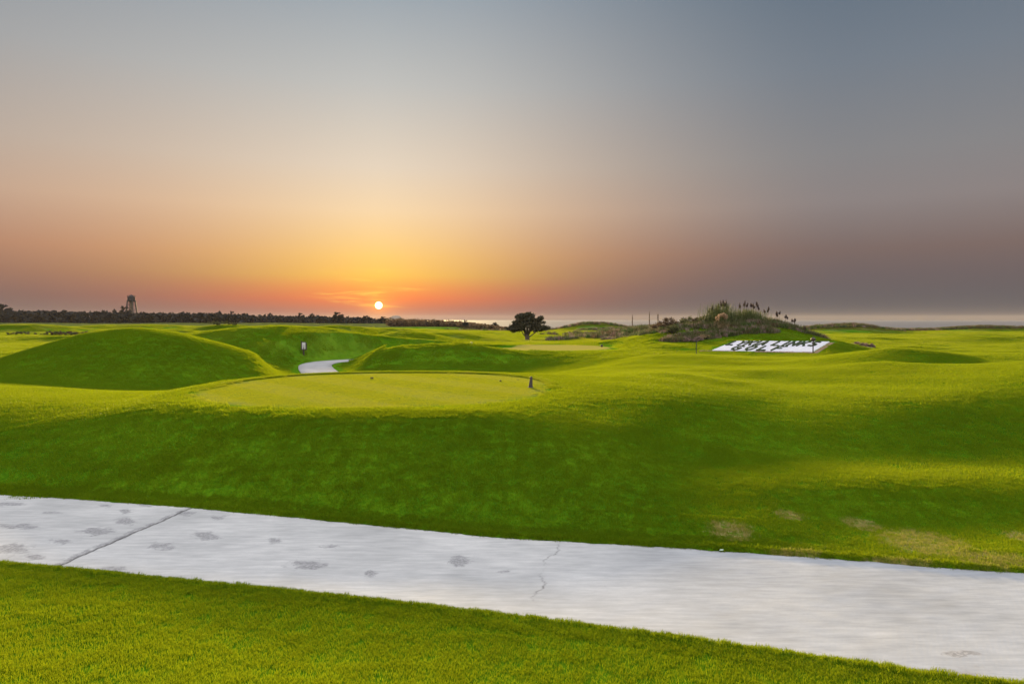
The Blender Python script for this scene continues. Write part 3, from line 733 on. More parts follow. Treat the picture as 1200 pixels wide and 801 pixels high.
# the lone tree ----------------------------------------------------
def lone_tree():
    loc = place(618, 118); root = empty('tree', loc)
    tag(root, 'lone round-crowned dark tree with a short forked trunk on the bright fairway', 'tree')
    b = MB()
    b.tube([(0,0,-.3),(0,0,.05),(-.05,0,.5),(-.1,0,1.0)], [.62,.44,.36,.34], 10)
    for pts, r0 in (([(-.15,0,.7),(-.45,.1,1.5),(-.8,.2,2.5),(-1.1,.1,3.4)], .22), ([(-.05,0,.8),(.0,-.1,1.6),(-.1,0,2.6),(-.2,.1,3.8)], .24),
                    ([(.05,0,.75),(.4,.1,1.5),(.9,.2,2.2),(1.6,.1,2.9)], .20), ([(.1,0,.45),(.8,-.1,.95),(1.5,-.1,1.5),(2.3,0,2.2)], .11),
                    ([(-.1,0,.5),(-.7,-.1,1.1),(-1.0,-.1,1.7),(-1.9,0,2.4)], .12), ([(0,0,.8),(.3,-.6,1.6),(.5,-.9,2.6)], .15), ([(0,0,.8),(-.3,.6,1.6),(-.5,1.0,2.7)], .15)):
        k = len(pts); b.tube(pts, [r0*(1-.2*i) for i in range(k)], 7)
    b.build('trunk', m_bark, root, True)
    r_ = np.random.default_rng(3)
    lobes = [((-.35,0,3.65),(1.55,1.5,1.25)),((2.0,.1,2.85),(1.25,1.2,1.15)),((3.05,0,2.25),(.95,.9,.62)),((-2.2,0,2.35),(1.25,1.1,.72)),((-1.45,.2,3.0),(1.05,1.1,.9)),
             ((.6,-.4,2.55),(1.5,1.3,.75)),((.7,.5,3.2),(1.2,1.2,1.0)),((-.8,-.7,2.7),(1.1,.9,.8)),((-3.0,0,2.05),(.65,.7,.45)),((.2,0,4.4),(.75,.7,.5)),((-1.0,.1,4.35),(.6,.6,.45)),((2.2,0,3.75),(.5,.5,.42)),((1.0,.9,2.4),(1.2,.8,.6)),((1.3,-.3,2.0),(1.1,.9,.45)),((-1.3,-.3,2.05),(1.0,.9,.45)),((2.4,.2,1.95),(1.0,.8,.45)),((-2.4,.1,1.9),(.9,.8,.4)),((.2,.3,3.0),(1.6,1.5,.9)),((-1.2,0,3.95),(.8,.9,.6)),((.7,0,4.0),(.8,.9,.6)),((-1.9,0,3.1),(.8,.9,.55)),((1.3,0,3.0),(1.0,1.0,.8))]
    sub = []
    for c, rr_ in lobes:                                  # every lobe breaks up into small leaf clumps
        for _ in range(26):
            d = r_.normal(size=3); d /= np.linalg.norm(d)
            q = np.array(c)+d*np.array(rr_)*r_.uniform(.15, .98); s_ = r_.uniform(.24, .48)
            sub.append((tuple(q), (s_, s_, s_*.75)))
    V, Fq = leaf_cloud(r_, sub, 26000, .13, .2)
    cloudobj('crown', V, Fq, m_olive, root)
lone_tree()

# distant tree, copied -------------------------------------------------
def far_tree_proto(seed):
    root = empty('tree', (0, 0, 0)); r_ = np.random.default_rng(seed)
    b = MB(); b.tube([(0,0,-.5),(0,0,2.2),(.2,0,4)], [.35,.26,.15], 7); b.tube([(0,0,2),(-1.2,0,4.2)], [.18,.08], 5); b.tube([(0,0,1.8),(1.3,.3,4.2)], [.18,.08], 5)
    b.build('trunk', m_bark, root)
    sub = []
    for c, rr_ in (((0,0,5.0),(2.4,2.2,1.7)),((-2.0,0,4.0),(1.6,1.5,1.2)),((2.1,.2,4.2),(1.6,1.5,1.2)),((.5,0,3.4),(2.6,2,1.2))):
        for _ in range(14):
            d = r_.normal(size=3); d /= np.linalg.norm(d); q = np.array(c)+d*np.array(rr_)*r_.uniform(.4, 1); s_ = r_.uniform(.45, .95); sub.append((tuple(q), (s_, s_, s_*.8)))
    V, Fq = leaf_cloud(r_, sub, 3000, .30, .2); cloudobj('crown', V, Fq, m_wood, root)
    return root
protos = [far_tree_proto(50), far_tree_proto(51)]
used = [False, False]
FAR_T = [(4,470,356.5,18,'broad dark tree at the left edge of the far tree line'),
 (135,470,362,9,'small dark tree left of the bushier tree by the distant tower'),
 (146,468,358.8,14,'dark bushy tree immediately left of the distant tower'),
 (258,480,364,9,'small pointed tree rising over the tree line right of the distant tower'),
 (272,480,364.5,8,'small tree beside the pointed one, over the middle of the far tree line'),
 (317,470,366.5,10,'low round tree in the tree line above the mound behind the winding path'),
 (352,450,366.5,10,'left one of two close trees left of the tall tree before the sun'),
 (366,450,367,10,'right one of two close trees left of the tall tree before the sun'),
 (395,440,365.6,15,'tall dark round tree in the tree line just left of the sun'),
 (430,430,369.5,13,'low wide dark tree in the tree line below the sun'),
 (449,430,370.8,12,'low dark tree in the tree line below and right of the sun'),
 (507,330,375,7,'tiny bush-like tree against the sea right of the sun'),
 (545.5,235,374.6,7,'square-topped small tree standing alone on the dark scrub left of the lone big tree'),
 (580,230,377.2,9,'low round tree by the sea immediately left of the lone big tree')]
for i, (px, Y, ytop, wpx, lab) in enumerate(FAR_T):
    k = i % 2
    o = protos[k] if not used[k] else copy_tree(protos[k]); used[k] = True
    x, y, z = place(px, Y); top = unproj(px, ytop, Y)[2]
    sz = (top-z)/6.6; sx = wpx*Y/F/7.2
    o.location = (x, y, z-.1); o.scale = (sx, sx, sz); o.rotation_euler = (0, 0, random.uniform(-.5, .5))
    tag(o, lab, 'tree', 'trees standing out of the far tree line')

# far wood: one mass ------------------------------------------------------
r_ = np.random.default_rng(77); lob = []
prof = np.array([(-320,360),(0,363.5),(40,362.5),(100,364),(160,365),(240,365.5),(290,367.5),(340,369),(400,370),(440,371.6),(478,373.6),(500,375)])
for k in range(900):
    px = r_.uniform(-320, 490); Y = r_.uniform(430, 520)
    ytop = np.interp(px, prof[:, 0], prof[:, 1])+.6+r_.uniform(0, 3.4)
    x = at(px, Y); zt = unproj(px, ytop, Y)[2]; rr_ = r_.uniform(1.5, 3.2)
    lob.append(((x, Y, zt-rr_*.8), (rr_*1.3, rr_*1.3, rr_*.8))); lob.append(((x, Y, zt-rr_*2.2), (rr_*1.4, rr_*1.4, rr_*1.0)))
    if zt-rr_*2.4 > 3: lob.append(((x, Y, (zt-rr_*2.4+1)/2), (rr_*1.4, rr_*1.4, (zt-rr_*2.4)/2)))
V, Fq = leaf_cloud(r_, lob, 90000, .85, .3); V_b, F_b = leaf_cloud(r_, lob, 40000, 1.7, .0); Fq = np.vstack([Fq, F_b+len(V)]); V = np.vstack([V, V_b])
o = cloudobj('far_wood', V, Fq, m_wood); o['kind'] = 'stuff'; tag(o, 'dark band of woodland along the horizon left of the sun', 'wood')
# scrub between the wood and the sea
lob = []
prof = np.array([(440,372),(480,373),(510,374.3),(540,375.8),(575,380),(600,384),(660,384.5),(700,385)])
for k in range(420):
    px = r_.uniform(455, 600); Y = np.interp(px, [455, 600], [330, 215])+r_.uniform(-15, 15)
    ytop = np.interp(px, prof[:, 0], prof[:, 1])+r_.uniform(0, 2.5); x = at(px, Y); zt = unproj(px, ytop, Y)[2]; zg = tz(x, Y)
    hh = max(.5, zt-zg); lob.append(((x, Y, zg+hh*.5), (1.6, 1.6, hh*.55)))
V, Fq = leaf_cloud(r_, lob, 30000, .38, .2)
o = cloudobj('coastal_scrub', V, Fq, m_brown); o['kind'] = 'stuff'; tag(o, 'dark brown scrub running down to the sea left of the lone tree', 'scrub')
# marram and scrub clothing the dunes
def tuft_mesh(name, n, h, w, spread, mat, seed, arch=.6):
    r = np.random.default_rng(seed); V = []; Q = []
    for i in range(n):
        a = r.uniform(0, 6.283); d = r.uniform(.15, 1)*arch*h*r.uniform(.3, 1); hh = h*r.uniform(.5, 1.05)
        x0, y0 = r.normal(0, spread, 2); ww = w*r.uniform(.6, 1.2); px_, py_ = -math.sin(a)*ww/2, math.cos(a)*ww/2
        b0 = len(V); K_ = 4
        for k in range(K_+1):
            t_ = k/K_; off = d*t_**2.0; zz_ = hh*(t_-.25*t_**3*min(1, d/hh*1.3)); tw = 1-.85*t_
            V.append((x0+math.cos(a)*off-px_*tw, y0+math.sin(a)*off-py_*tw, zz_)); V.append((x0+math.cos(a)*off+px_*tw, y0+math.sin(a)*off+py_*tw, zz_))
        for k in range(K_): q = b0+2*k; Q.append((q, q+1, q+3, q+2))
    return np.array(V), np.array(Q)
def tuft_obj(name, *a):
    V, Q = tuft_mesh(name, *a); o = fastmesh(name, V, Q, None, a[4], smooth=False); return o
M_ = []
for k, mt in enumerate((m_scrub, m_brown, m_pink, m_scrub, m_green, m_reed)):
    o = tuft_obj('dune_tuft', 60, .5, .05, .18, mt, 90+k, .8); COL.objects.unlink(o); M_.append(o)
P_ = []
for (px, Y, rx, ry, n) in ((990,152,13,7,520),(1145,172,11,6,340),(1215,173,22,6,700),(692,192,12,6,420),(640,198,30,5,420),(1060,172,42,3,700),(900,178,50,5,700),(760,150,25,8,250),(745,100,13,7,420),(800,93,12,6,420)):
    cx = at(px, Y); q = rng.uniform(-1, 1, (n*2, 2)); q = q[(q**2).sum(1) < 1][:n]; P_.append(np.stack([cx+q[:, 0]*rx, Y+q[:, 1]*ry], 1))
P_ = np.vstack(P_)
o = scatter('dune_grass', P_, rng.uniform(.6, 1.7, len(P_)), M_, 'coarse dry grass and scrub covering the dunes before the sea', align=False)
P_ = []
for (px, Y, rx, ry, n) in ((862,64,6.0,4.6,900),(800,65,4.4,4.0,400),(760,72,5.0,4,300),(912,63,4.5,3.2,400),(848,58.3,5.0,.9,200),(815,58.5,3.0,1.5,150)):
    cx = at(px, Y); q = rng.uniform(-1, 1, (n*2, 2)); q = q[(q**2).sum(1) < 1][:n]; P_.append(np.stack([cx+q[:, 0]*rx, Y+q[:, 1]*ry], 1))
P_ = np.vstack(P_)
scatter('hill_grass', P_, rng.uniform(.5, 1.05, len(P_)), M_, 'rough dry grass over the hill behind the planted sign', align=False)

# pampas clumps ------------------------------------------------------------
def pampas(px, Y, w, h, plumes, label, leafm=None, plm=None, seed=0, group=None, plume_len=.42, nl=260):
    root = empty('pampas_grass', place(px, Y)); tag(root, label, 'pampas grass', group)
    o = tuft_obj('leaves', int(nl*2.2), h, .05, w*.24, leafm or m_reed, seed, .7); o.parent = root
    r = np.random.default_rng(seed+500)
    for (dx, zt, sz) in plumes:
        b = MB(); y0 = r.uniform(-.25, .25)
        b.tube([(dx*.55, y0*.5, .1), (dx*.8, y0*.8, zt*.6), (dx, y0, zt-plume_len*sz*.5)], [.010, .008, .006], 5)
        st = b.build('stem', m_brown, root)
        lean = r.uniform(-.12, .12); V, Fq = leaf_cloud(r, [((dx+lean*.6, y0, zt-plume_len*sz*.35), (.06*sz, .06*sz, plume_len*.5*sz)), ((dx, y0, zt-plume_len*sz*.75), (.12*sz, .12*sz, plume_len*.42*sz))], 300, .04, .1)
        cloudobj('plume', V, Fq, plm or m_plume, root)
    return root
GP = 'pampas clumps on the hill behind the planted sign'
pampas(844, 62.8, 2.8, 1.95, [(-.95,1.35,1.0),(-.72,1.55,.9),(-.45,1.45,.9),(-.15,1.75,1.1),(.05,2.0,1.2),(.25,2.05,1.1),(.42,1.9,1.0),(.58,2.05,1.3),(.7,1.75,1.1)], 'tall pampas clump with dark brown plumes at the left top of the overgrown hill', seed=1, group=GP, nl=380)
pampas(873, 62.6, 2.0, 1.30, [(-.55,1.7,.9),(-.15,1.95,1.25),(.18,1.75,.8)], 'dense green pampas clump with separate dark plumes on the hill crest', seed=2, group=GP, nl=420)
pampas(882, 62.3, 2.0, 1.15, [(-.15,1.8,.9),(.15,1.75,1.1),(.35,1.9,1.1),(.6,1.5,.8)], 'pampas clump with leaning dark plumes right of the dense green clump', seed=3, group=GP, nl=360)
pampas(853, 63.2, 1.6, 1.1, [], 'plumeless dark green pampas clump between the two plumed clumps', seed=4, group=GP)
# blond clump
root = empty('pampas_grass', place(846.5, 60.2)); tag(root, 'round blond pampas clump with pale pinkish plume heads in front of the dark ones', 'pampas grass', GP)
o = tuft_obj('leaves', 420, .95, .025, .20, m_scrub, 31, .8); o.parent = root
r_ = np.random.default_rng(9); lob = []
for k in range(34):
    a = r_.uniform(-1, 1); hh = 1.25-.35*a*a+r_.uniform(-.12, .1); lob.append(((a*.46, r_.uniform(-.3, .3), hh-.1), (.10, .10, .18)))
V, Fq = leaf_cloud(r_, lob, 3200, .04, .1); cloudobj('plume', V, Fq, m_blond, root)
o = tuft_obj('skirt', 260, .75, .03, .30, m_tan, 32, 1.0); o.parent = root
for k, (px, Y, h, n, lab) in enumerate(((899,62.5,1.15,3,'sparse reed clump with two dark seed heads leaning over the hill shoulder'),(907,62,1.05,2,'slender dark reeds right of the leaning sparse clump'),
      (914,62,1.0,2,'upright reed clump with one thick dark seed head'),(922,61.5,.9,2,'dark bushy reeds halfway down the right flank of the hill'),(931,61,.85,3,'low dark reed clump at the right foot of the hill, against the sea'),(944,60,.55,2,'small thin reeds standing apart at the far right of the hill'))):
    pl = [(random.uniform(-.3, .3), h*random.uniform(1.05, 1.35), .75) for _ in range(n)]
    pampas(px, Y, 1.2, h*.62, pl, lab, leafm=m_scrub, plm=m_plume, seed=60+k, group='reed clumps down the right flank of the hill', plume_len=.34, nl=130)

# bushes -------------------------------------------------------------------
def bush(px, Y, w, h, mat, label, seed, n=2200, leaf=.06, group=None, dz=0.0, spire=0):
    root = empty('bush', place(px, Y, dz)); tag(root, label, 'bush', group)
    r = np.random.default_rng(seed); b = MB()
    for k in range(6):
        a = r.uniform(0, 6.28); b.tube([(0,0,-.1), (math.cos(a)*w*.12, math.sin(a)*w*.12, h*.35), (math.cos(a)*w*.33, math.sin(a)*w*.3, h*.8)], [.03, .02, .01], 5)
    b.build('stem', m_bark, root); lob = []
    for k in range(22):
        x = r.uniform(-.5, .5)*w; y = r.uniform(-.35, .35)*w; zt = h*(1-1.9*(x/w)**2)*r.uniform(.45, 1.0); s_ = r.uniform(.12, .24)*h
        lob.append(((x, y, max(zt-s_, .08)), (s_*1.3, s_*1.2, s_)))
    for k in range(spire): lob.append(((-.05*w, 0, h*(1+.13*k)), (.07, .07, h*.12)))
    V, Fq = leaf_cloud(r, lob, n, leaf, .15); cloudobj('foliage', V, Fq, mat, root)
    return root
GB = 'bushes on the slope left of the hill top'
bush(772, 66, 1.7, .95, m_brown, 'dark brown bush with a narrow spire sticking up over the sea', 1, 2600, .05, GB, spire=7)
bush(783, 65, 2.2, 1.25, m_brown, 'large reddish brown bush between the spired bush and the round dark bush', 2, 3000, .055, GB)
bush(788, 61, 1.2, .9, m_scrub, 'dark bush hanging down the slope at the edge of the bright turf', 3, 2000, .05, GB)
bush(808, 65, 1.9, 1.1, m_scrub, 'round dark olive bush halfway between the brown bushes and the pampas', 4, 2600, .05, GB)
bush(816, 64, 1.2, .75, m_brown, 'small brown bush at the right side of the round olive bush', 5, 1600, .05, GB)
bush(830, 63, 1.7, .9, m_scrub, 'low olive bush touching the left foot of the tall pampas', 6, 2200, .05, GB)
bush(760, 70, 1.6, .6, m_pink, 'low dry pinkish bush left of the spired bush', 7, 1600, .05, GB)
bush(808, 57, 1.1, .42, m_pink, 'low dry pinkish bush above the thin dark stake', 8, 1500, .045, 'dry bushes above the planted sign')
bush(817, 57, 1.0, .50, m_pink, 'slightly taller dry pink bush above the thin dark stake, right of the low one', 9, 1500, .045, 'dry bushes above the planted sign')
bush(827, 57.4, 1.1, .50, m_tan, 'straw-coloured bush just above the left top corner of the planted sign', 10, 1500, .045, 'dry bushes above the planted sign')
bush(845, 58, 2.0, .40, m_green, 'flat green bush in front of the blond pampas clump', 11, 2200, .045, 'dry bushes above the planted sign')
bush(878, 58.5, 2.8, .35, m_green, 'long flat dark green bush below the hill crest', 12, 2600, .045, 'dry bushes above the planted sign')
GR = 'dry bushes along the pale edging right of the planted sign'
for k, (px, Y, w, h, mt, lab) in enumerate(((967,66,1.5,.35,m_tan,'straw tuft-like bush at the left end of the dry row right of the sign'),(978,65,1.4,.40,m_pink,'second dry bush from the left in the row right of the sign'),
     (989,64,1.3,.32,m_tan,'low straw bush in the middle of the dry row right of the sign'),(1007,62.5,1.3,.62,m_pink,'tallest pinkish dry bush near the right end of the row beside the pale edging'),(1019,61.5,1.0,.60,m_pink,'upright dry bush at the right end of the pale edging'))):
    bush(px, Y, w, h, mt, lab, 30+k, 1300, .045, GR)
GL = 'low scrub patches on the plain at the left'
for k, (px, Y, w, h, mt, lab) in enumerate(((28,118,5.0,.7,m_scrub,'short dark scrub patch at the far left of the plain'),(62,118,4.0,.75,m_scrub,'left part of the long scrub strip beyond the big left mound'),(77,118,4.5,.8,m_brown,'brownish middle part of the long scrub strip beyond the big left mound'),
     (93,118,4.5,.75,m_scrub,'right end of the long scrub strip, just above the flank of the big left mound'),(175,130,3.5,.7,m_brown,'small brown scrub patch beyond the crest of the big left mound'),(258,124,5.2,1.0,m_scrub,'dark scrub cap on top of a small far mound'))):
    bush(px, Y, w, h, mt, lab, 40+k, 2600, .10, GL)
# tall stalks
for px, Y, h, lab in ((741,98,2.2,'thin dry stalk standing alone against the sea, left of the taller one'),(761,96,2.4,'taller dark dry stalk sticking up over the sea left of the bushes')):
    root = empty('tall_weed', place(px, Y)); tag(root, lab, 'tall weed', 'tall dry stalks on the ridge')
    b = MB(); b.tube([(0,0,-.1),(.03,0,h*.5),(0,0,h)], [.05,.04,.02], 6); b.build('stem', m_brown, root)
    V, Fq = leaf_cloud(np.random.default_rng(int(px)), [((0,0,h*.45),(.09,.09,h*.42)),((0,0,h*.75),(.06,.06,h*.2))], 240, .05, .1); cloudobj('foliage', V, Fq, m_brown, root)

# ================================================================== planted sign
def sgn(u, v, dz=0.0):
    a = u/SW; b = v/SH
    return Vector((S0.x+SU.x*a+SV.x*b, S0.y+SU.y*a+SV.y*b, .90+.09*a+.58*b+dz))
root = empty('planted_sign', tuple(sgn(0, 0))); O = sgn(0, 0)
tag(root, 'white stone bed with letters planted in dark green, lying on the slope below the hill', 'sign')
m_chip, t, g, bs, out = newmat('white_stone_chips')
tc = N(t, 'ShaderNodeNewGeometry'); vo = N(t, 'ShaderNodeTexVoronoi'); t.links.new(tc.outputs['Position'], vo.inputs['Vector']); vo.inputs['Scale'].default_value = 16
cc = g.ramp(g.m('ADD', g.m('MULTIPLY', vo.outputs['Distance'], .7), g.m('MULTIPLY', g.noise(tc.outputs['Position'], 1.5, 4), .5)), [(.2, (.66, .64, .67)), (.9, (.50, .48, .53))])
t.links.new(cc, bs.inputs['Base Color']); bs.inputs['Roughness'].default_value = .7
bp = N(t, 'ShaderNodeBump'); bp.inputs['Strength'].default_value = .6; bp.inputs['Distance'].default_value = .03; t.links.new(vo.outputs['Distance'], bp.inputs['Height']); t.links.new(bp.outputs[0], bs.inputs['Normal'])
r_ = np.random.default_rng(4)
def zone(u0, u1, v0, v1, hgt, nu, nv, jit, name, mat, rag=0.0):
    V = []; Fs = []
    for a in range(nu+1):
        for b_ in range(nv+1):
            ed_ = a in (0, nu) or b_ in (0, nv)
            u = u0+(u1-u0)*a/nu+(r_.uniform(-rag, rag) if a in (0, nu) else 0); v = v0+(v1-v0)*b_/nv+(r_.uniform(-rag, rag) if b_ in (0, nv) else 0)
            V.append(tuple(sgn(u, v, (-.06 if ed_ else hgt+r_.uniform(-jit, jit)))-O))
    for a in range(nu):
        for b_ in range(nv): q = a*(nv+1)+b_; Fs.append((q, q+nv+1, q+nv+2, q+1))
    return mk(name, V, Fs, mat, root, False)
zone(0, SW, 0, SH, .055, 90, 60, .012, 'stone_bed', m_chip, .04)
m_soil = simple('bare_soil', (.20, .13, .07), .95, .35, 5, bump=.5)
zone(3.2, SW+.25, -.38, .02, .03, 50, 6, .02, 'soil_edge', m_soil, .06); zone(SW-.02, SW+.42, -.35, SH*.95, .03, 6, 40, .02, 'soil_edge', m_soil, .06)
zone(-.9, 2.0, -.22, .0, .025, 30, 4, .015, 'soil_edge', m_soil, .05)
GL_ = {'L': [[(0,1),(0,0),(.95,0)]], 'Y': [[(0,1),(.5,.5),(1,1)],[(.5,.5),(.5,0)]], 'K': [[(0,0),(0,1)],[(0,.4),(1,1)],[(.35,.6),(1,0)]], 'I': [[(.5,0),(.5,1)]],
       'A': [[(0,0),(.5,1),(1,0)],[(.22,.36),(.78,.36)]], 'N': [[(0,0),(0,1),(1,0),(1,1)]], 'S': [[(.95,.88),(.6,1),(.15,.9),(.1,.66),(.5,.5),(.9,.36),(.9,.12),(.5,0),(.05,.1)]],
       'G': [[(.95,.85),(.6,1),(.2,.9),(0,.6),(0,.35),(.2,.08),(.6,0),(.95,.12),(.95,.45),(.6,.45)]], 'O': [[(.5,1),(.12,.82),(0,.5),(.12,.18),(.5,0),(.88,.18),(1,.5),(.88,.82),(.5,1)]], 'F': [[(0,0),(0,1),(1,1)],[(0,.52),(.75,.52)]]}
m_hedge = leafmat('letter_planting', (.010, .022, .004), (.035, .055, .010), .1, 6)
def letter(ch, u0, v0, w, h):
    V = []; Fs = []; lob = []
    for st_ in GL_[ch]:
        for (a, b2), (c, d) in zip(st_[:-1], st_[1:]):
            p0 = (u0+a*w, v0+b2*h); p1_ = (u0+c*w, v0+d*h); L = math.hypot(p1_[0]-p0[0], p1_[1]-p0[1]); n = max(2, int(L/.06))
            for k in range(n+1):
                f = k/n; uu = p0[0]+(p1_[0]-p0[0])*f+r_.normal()*.006; vv = p0[1]+(p1_[1]-p0[1])*f+r_.normal()*.012
                a_u = .054+r_.uniform(0, .012); a_v = .10+r_.uniform(0, .02); top = .115+r_.uniform(-.012, .012); base = len(V)
                for dz, k2 in ((.04, 1.0), (top, .85)):
                    for sx_, sy_ in ((-1,-1),(1,-1),(1,1),(-1,1)): V.append(tuple(sgn(uu+sx_*a_u*k2, vv+sy_*a_v*k2, dz)-O))
                Fs += [tuple(base+i for i in f_) for f_ in ((4,5,6,7),(0,1,5,4),(1,2,6,5),(2,3,7,6),(3,0,4,7))]
                lob.append((tuple(sgn(uu, vv, .10)-O), (.035, .05, .03)))
    V1, Fq = leaf_cloud(r_, lob, 16*len(lob), .018, .3)
    nb_ = len(V); return mk('letter', V+[tuple(v) for v in V1], Fs+[tuple(int(i)+nb_ for i in f) for f in Fq], m_hedge, root)
u = .28
for ch in 'LYKIA':
    w = .10 if ch == 'I' else .44; letter(ch, u, 2.22, w, 1.80); u += w+.21
u = 3.62
for ch in 'LINKS':
    w = .10 if ch == 'I' else .46; letter(ch, u, 2.22, w, 1.80); u += w+.25
u = 1.35
for ch in 'GOLF':
    letter(ch, u, .15, .54, 1.65); u += .98

# ================================================================== small furniture
m_dwood = simple('dark_wood', (.045, .025, .018), .6, .35, 20, bump=.3)
m_dmetal = simple('dark_metal', (.025, .025, .025), .45, .2, 20)
m_white = simple('white_paint', (.5, .48, .48), .5, .06, 6)
m_stone = simple('dark_stone', (.035, .022, .018), .55, .35, 30, bump=.4)
# hole sign
root = empty('hole_sign', place(355.5, 57.5, 0), R(12)); tag(root, 'dark wooden post sign with a pale panel beside the bend of the winding path', 'sign')
b = MB(); b.box((0,0,.38), (.11,.09,.90)); b.build('post', m_dwood, root)
b = MB(); b.box((-.17,0,.80), (.09,.10,.78), taper=.9); b.box((.21,0,.72), (.13,.10,.58), taper=.85); b.box((.02,.02,.46), (.46,.08,.09)); b.box((.02,.02,1.07), (.34,.08,.07)); b.build('frame', m_dwood, root)
b = MB(); b.box((.01,-.02,.77), (.27,.05,.56)); b.build('panel', m_white, root)
# yardage marker
x, y, z = unproj(621.5, 454, 1)[0:3]
Ym = 20.0; root = empty('marker_stone', (at(621.8, Ym), Ym, 1.2)); tag(root, 'dark tapering marker stone standing upright on the right end of the nearer tee', 'marker')
b = MB(); b.box((0,0,.15), (.125,.10,.32), taper=.55, top_shift=(.022, .01)); o = b.build('body', m_stone, root)
bv = o.modifiers.new('bevel', 'BEVEL'); bv.width = .012; bv.segments = 2
b = MB(); b.box((.022,.01,.316), (.055,.045,.022), taper=.7); b.build('cap', m_stone, root)
b = MB(); b.box((0,0,.005), (.17,.15,.03), taper=.9); b.build('base', m_dmetal, root)
# tee markers
def tee_marker(loc, s, mat, label, group, twin=False):
    root = empty('tee_marker', loc); tag(root, label, 'tee marker', group)
    for dx in ((-.022, .022) if twin else (0,)):
        b = MB(); b.blob((dx*s/.045, 0, s*.62), (s*.45 if twin else s*.7, s*.45 if twin else s*.6, s*.6), 12, 8, .03); b.build('head', mat, root, True)
        b = MB(); b.tube([(dx*s/.045, 0, -.06), (dx*s/.045, 0, s*.3)], s*.16, 6); b.build('spike', m_dmetal, root)
tee_marker((at(435.4, 22.9), 22.9, 1.2), .055, m_stone, 'pair of tiny dark knobs on the left half of the nearer tee', 'tee markers on the nearer tee', True)
tee_marker((at(586.5, 21.9), 21.9, 1.2), .045, m_stone, 'small dark knob in the turf left of the upright marker stone', 'tee markers on the nearer tee')
tee_marker((at(607, 22.5), 22.5, 1.2), .022, m_stone, 'tiniest dark speck-like knob just left of the marker stone', 'tee markers on the nearer tee')
tee_marker((at(705.3, 60), 60, tz(at(705.3, 60), 60)), .17, m_stone, 'single dark marker at the right end of the far pale tee', 'tee markers by the far tee')
tee_marker((at(552.5, 66), 66, tz(at(552.5, 66), 66)), .16, m_white, 'white marker lying left of the far pale tee', 'tee markers by the far tee')
tee_marker((at(549.5, 68), 68, tz(at(549.5, 68), 68)), .12, m_white, 'smaller upright white marker behind the lying white one', 'tee markers by the far tee')
# stake and knob-headed post by the planted sign
root = empty('stake', place(816.3, 49)); tag(root, 'thin dark stake in the bright turf left of the planted sign', 'stake')
b = MB(); b.tube([(0,0,-.2),(0,0,.95)], [.032,.026], 8); b.build('shaft', m_dmetal, root); b = MB(); b.tube([(0,0,.95),(0,0,1.0)], [.045,.03], 8); b.build('cap', m_dmetal, root)
root = empty('post', place(953.3, 45.2)); tag(root, 'dark post with a round knob head at the right front corner of the planted sign', 'post')
b = MB(); b.tube([(0,0,-.2),(0,0,.85)], [.04,.035], 8); b.build('shaft', m_dwood, root)
b = MB(); b.blob((0,0,.93), (.16,.16,.13), 14, 9, .03); b.build('head', m_dwood, root, True); b = MB(); b.tube([(0,0,1.04),(0,0,1.12)], [.05,.02], 8); b.build('finial', m_dmetal, root)
# pale edging right of the sign
b = MB(); q0 = None
for k in range(9):
    px = 997+k*3.2; Y = 63.2-k*.33; x = at(px, Y); q1 = Vector((x, Y, tz(x, Y)+.03))
    if q0 is not None:
        mid = (q0+q1)/2; b.box(tuple(mid), ((q1-q0).length*1.02, .07, .16), rz=math.atan2(q1.y-q0.y, q1.x-q0.x))
    q0 = q1
o = b.build('edging', m_white); tag(o, 'thin white edging strip in the turf right of the planted sign', 'edging')
# scrap at the path edge
x, y = onplane(845, 644.2, .02)
b = MB(); b.add([(-.05,0,.01),(.0,.02,.035),(.06,.0,.015),(.02,-.02,.012),(-.02,.03,.02),(.075,.015,.03)], [(0,3,1),(3,2,1),(0,1,4),(1,2,5),(1,5,4)])
o = b.build('plastic_scrap', simple('pale_green_plastic', (.35, .45, .36), .35, .1, 10)); o.location = (x, y, .012); o.scale = (.55, .55, .6); tag(o, 'crumpled pale green scrap at the far edge of the pale path', 'litter')

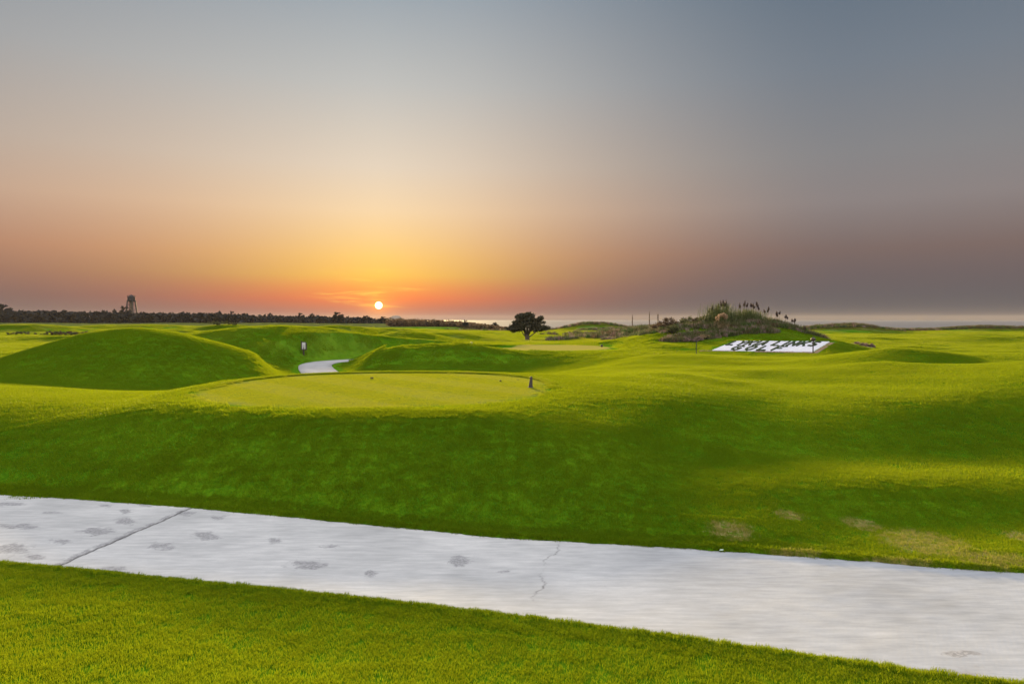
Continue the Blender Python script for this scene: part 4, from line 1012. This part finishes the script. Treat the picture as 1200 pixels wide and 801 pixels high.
# ================================================================== distant tower
Yt = 470; x, y, z = place(154.3, Yt); root = empty('water_tower', (x, y, z)); tag(root, 'tall water tower on splayed legs rising over the far tree line', 'tower')
m_tw = simple('weathered_steel', (.02, .018, .02), .7, .3, .5)
ht = unproj(154, 346.5, Yt)[2]-z; hb = unproj(154, 352, Yt)[2]-z
for a, c in ((-1,-1),(1,-1),(1,1),(-1,1)):
    b = MB(); b.tube([(a*3.0,c*3.0,-.3),(a*1.7,c*1.7,hb+.3)], [.50,.42], 6); b.build('leg', m_tw, root)
for k in range(3):
    b = MB(); z0 = 1+(hb-1)*k/3; z1 = 1+(hb-1)*(k+1)/3; r0 = 3.0-1.3*z0/hb; r1 = 3.0-1.3*z1/hb
    cs = [(-1,-1),(1,-1),(1,1),(-1,1)]
    for q in range(4):
        A1 = cs[q]; B1 = cs[(q+1) % 4]
        b.tube([(A1[0]*r0,A1[1]*r0,z0),(B1[0]*r1,B1[1]*r1,z1)], .09, 4); b.tube([(B1[0]*r0,B1[1]*r0,z0),(A1[0]*r1,A1[1]*r1,z1)], .09, 4); b.tube([(A1[0]*r1,A1[1]*r1,z1),(B1[0]*r1,B1[1]*r1,z1)], .11, 4)
    b.build('bracing', m_tw, root)
b = MB(); b.tube([(0,0,-.3),(0,0,hb)], .35, 8); b.build('riser_pipe', m_tw, root)
b = MB(); b.tube([(0,0,hb-.9),(0,0,hb),(0,0,ht-1.0)], [1.4,2.3,2.4], 16); b.build('tank', m_tw, root, False)
b = MB(); b.tube([(0,0,ht-1.0),(0,0,ht-.75)], [2.55,2.55], 16); b.build('platform', m_tw, root)
b = MB()
for q in range(12):
    a = 2*math.pi*q/12; b.tube([(2.45*math.cos(a),2.45*math.sin(a),ht-.8),(2.45*math.cos(a),2.45*math.sin(a),ht+.25)], .10, 4)
b.tube([(2.45*math.cos(2*math.pi*q/16),2.45*math.sin(2*math.pi*q/16),ht+.25) for q in range(17)], .10, 5); b.build('railing', m_tw, root)
b = MB(); b.tube([(0,0,ht-.75),(0,0,ht+.1),(0,0,ht+.9)], [1.9,1.3,.1], 16); b.build('roof', m_tw, root)

# rocky islet beyond, faint in the haze
Yh = 3400; x = at(463, Yh); r_ = np.random.default_rng(5); V = []; Fs = []; nh, nk = 24, 9
for i in range(nk+1):
    for k in range(nh):
        f = i/nk; a = 2*math.pi*k/nh; rad = (1-f)**.7*(1+.12*math.sin(a*3)+.06*r_.normal())
        V.append((x+rad*42*math.cos(a)+f*4, Yh+rad*50*math.sin(a), -8+ (11+19)*math.sin(f*math.pi/2)))
for i in range(nk):
    for k in range(nh): Fs.append((i*nh+k, i*nh+(k+1) % nh, (i+1)*nh+(k+1) % nh, (i+1)*nh+k))
Fs.append(tuple(nk*nh+k for k in range(nh)))
hl = mk('hill', V, Fs, simple('far_rock', (.12, .10, .09), .9, .3, .02), None, True); hl['kind'] = 'structure'
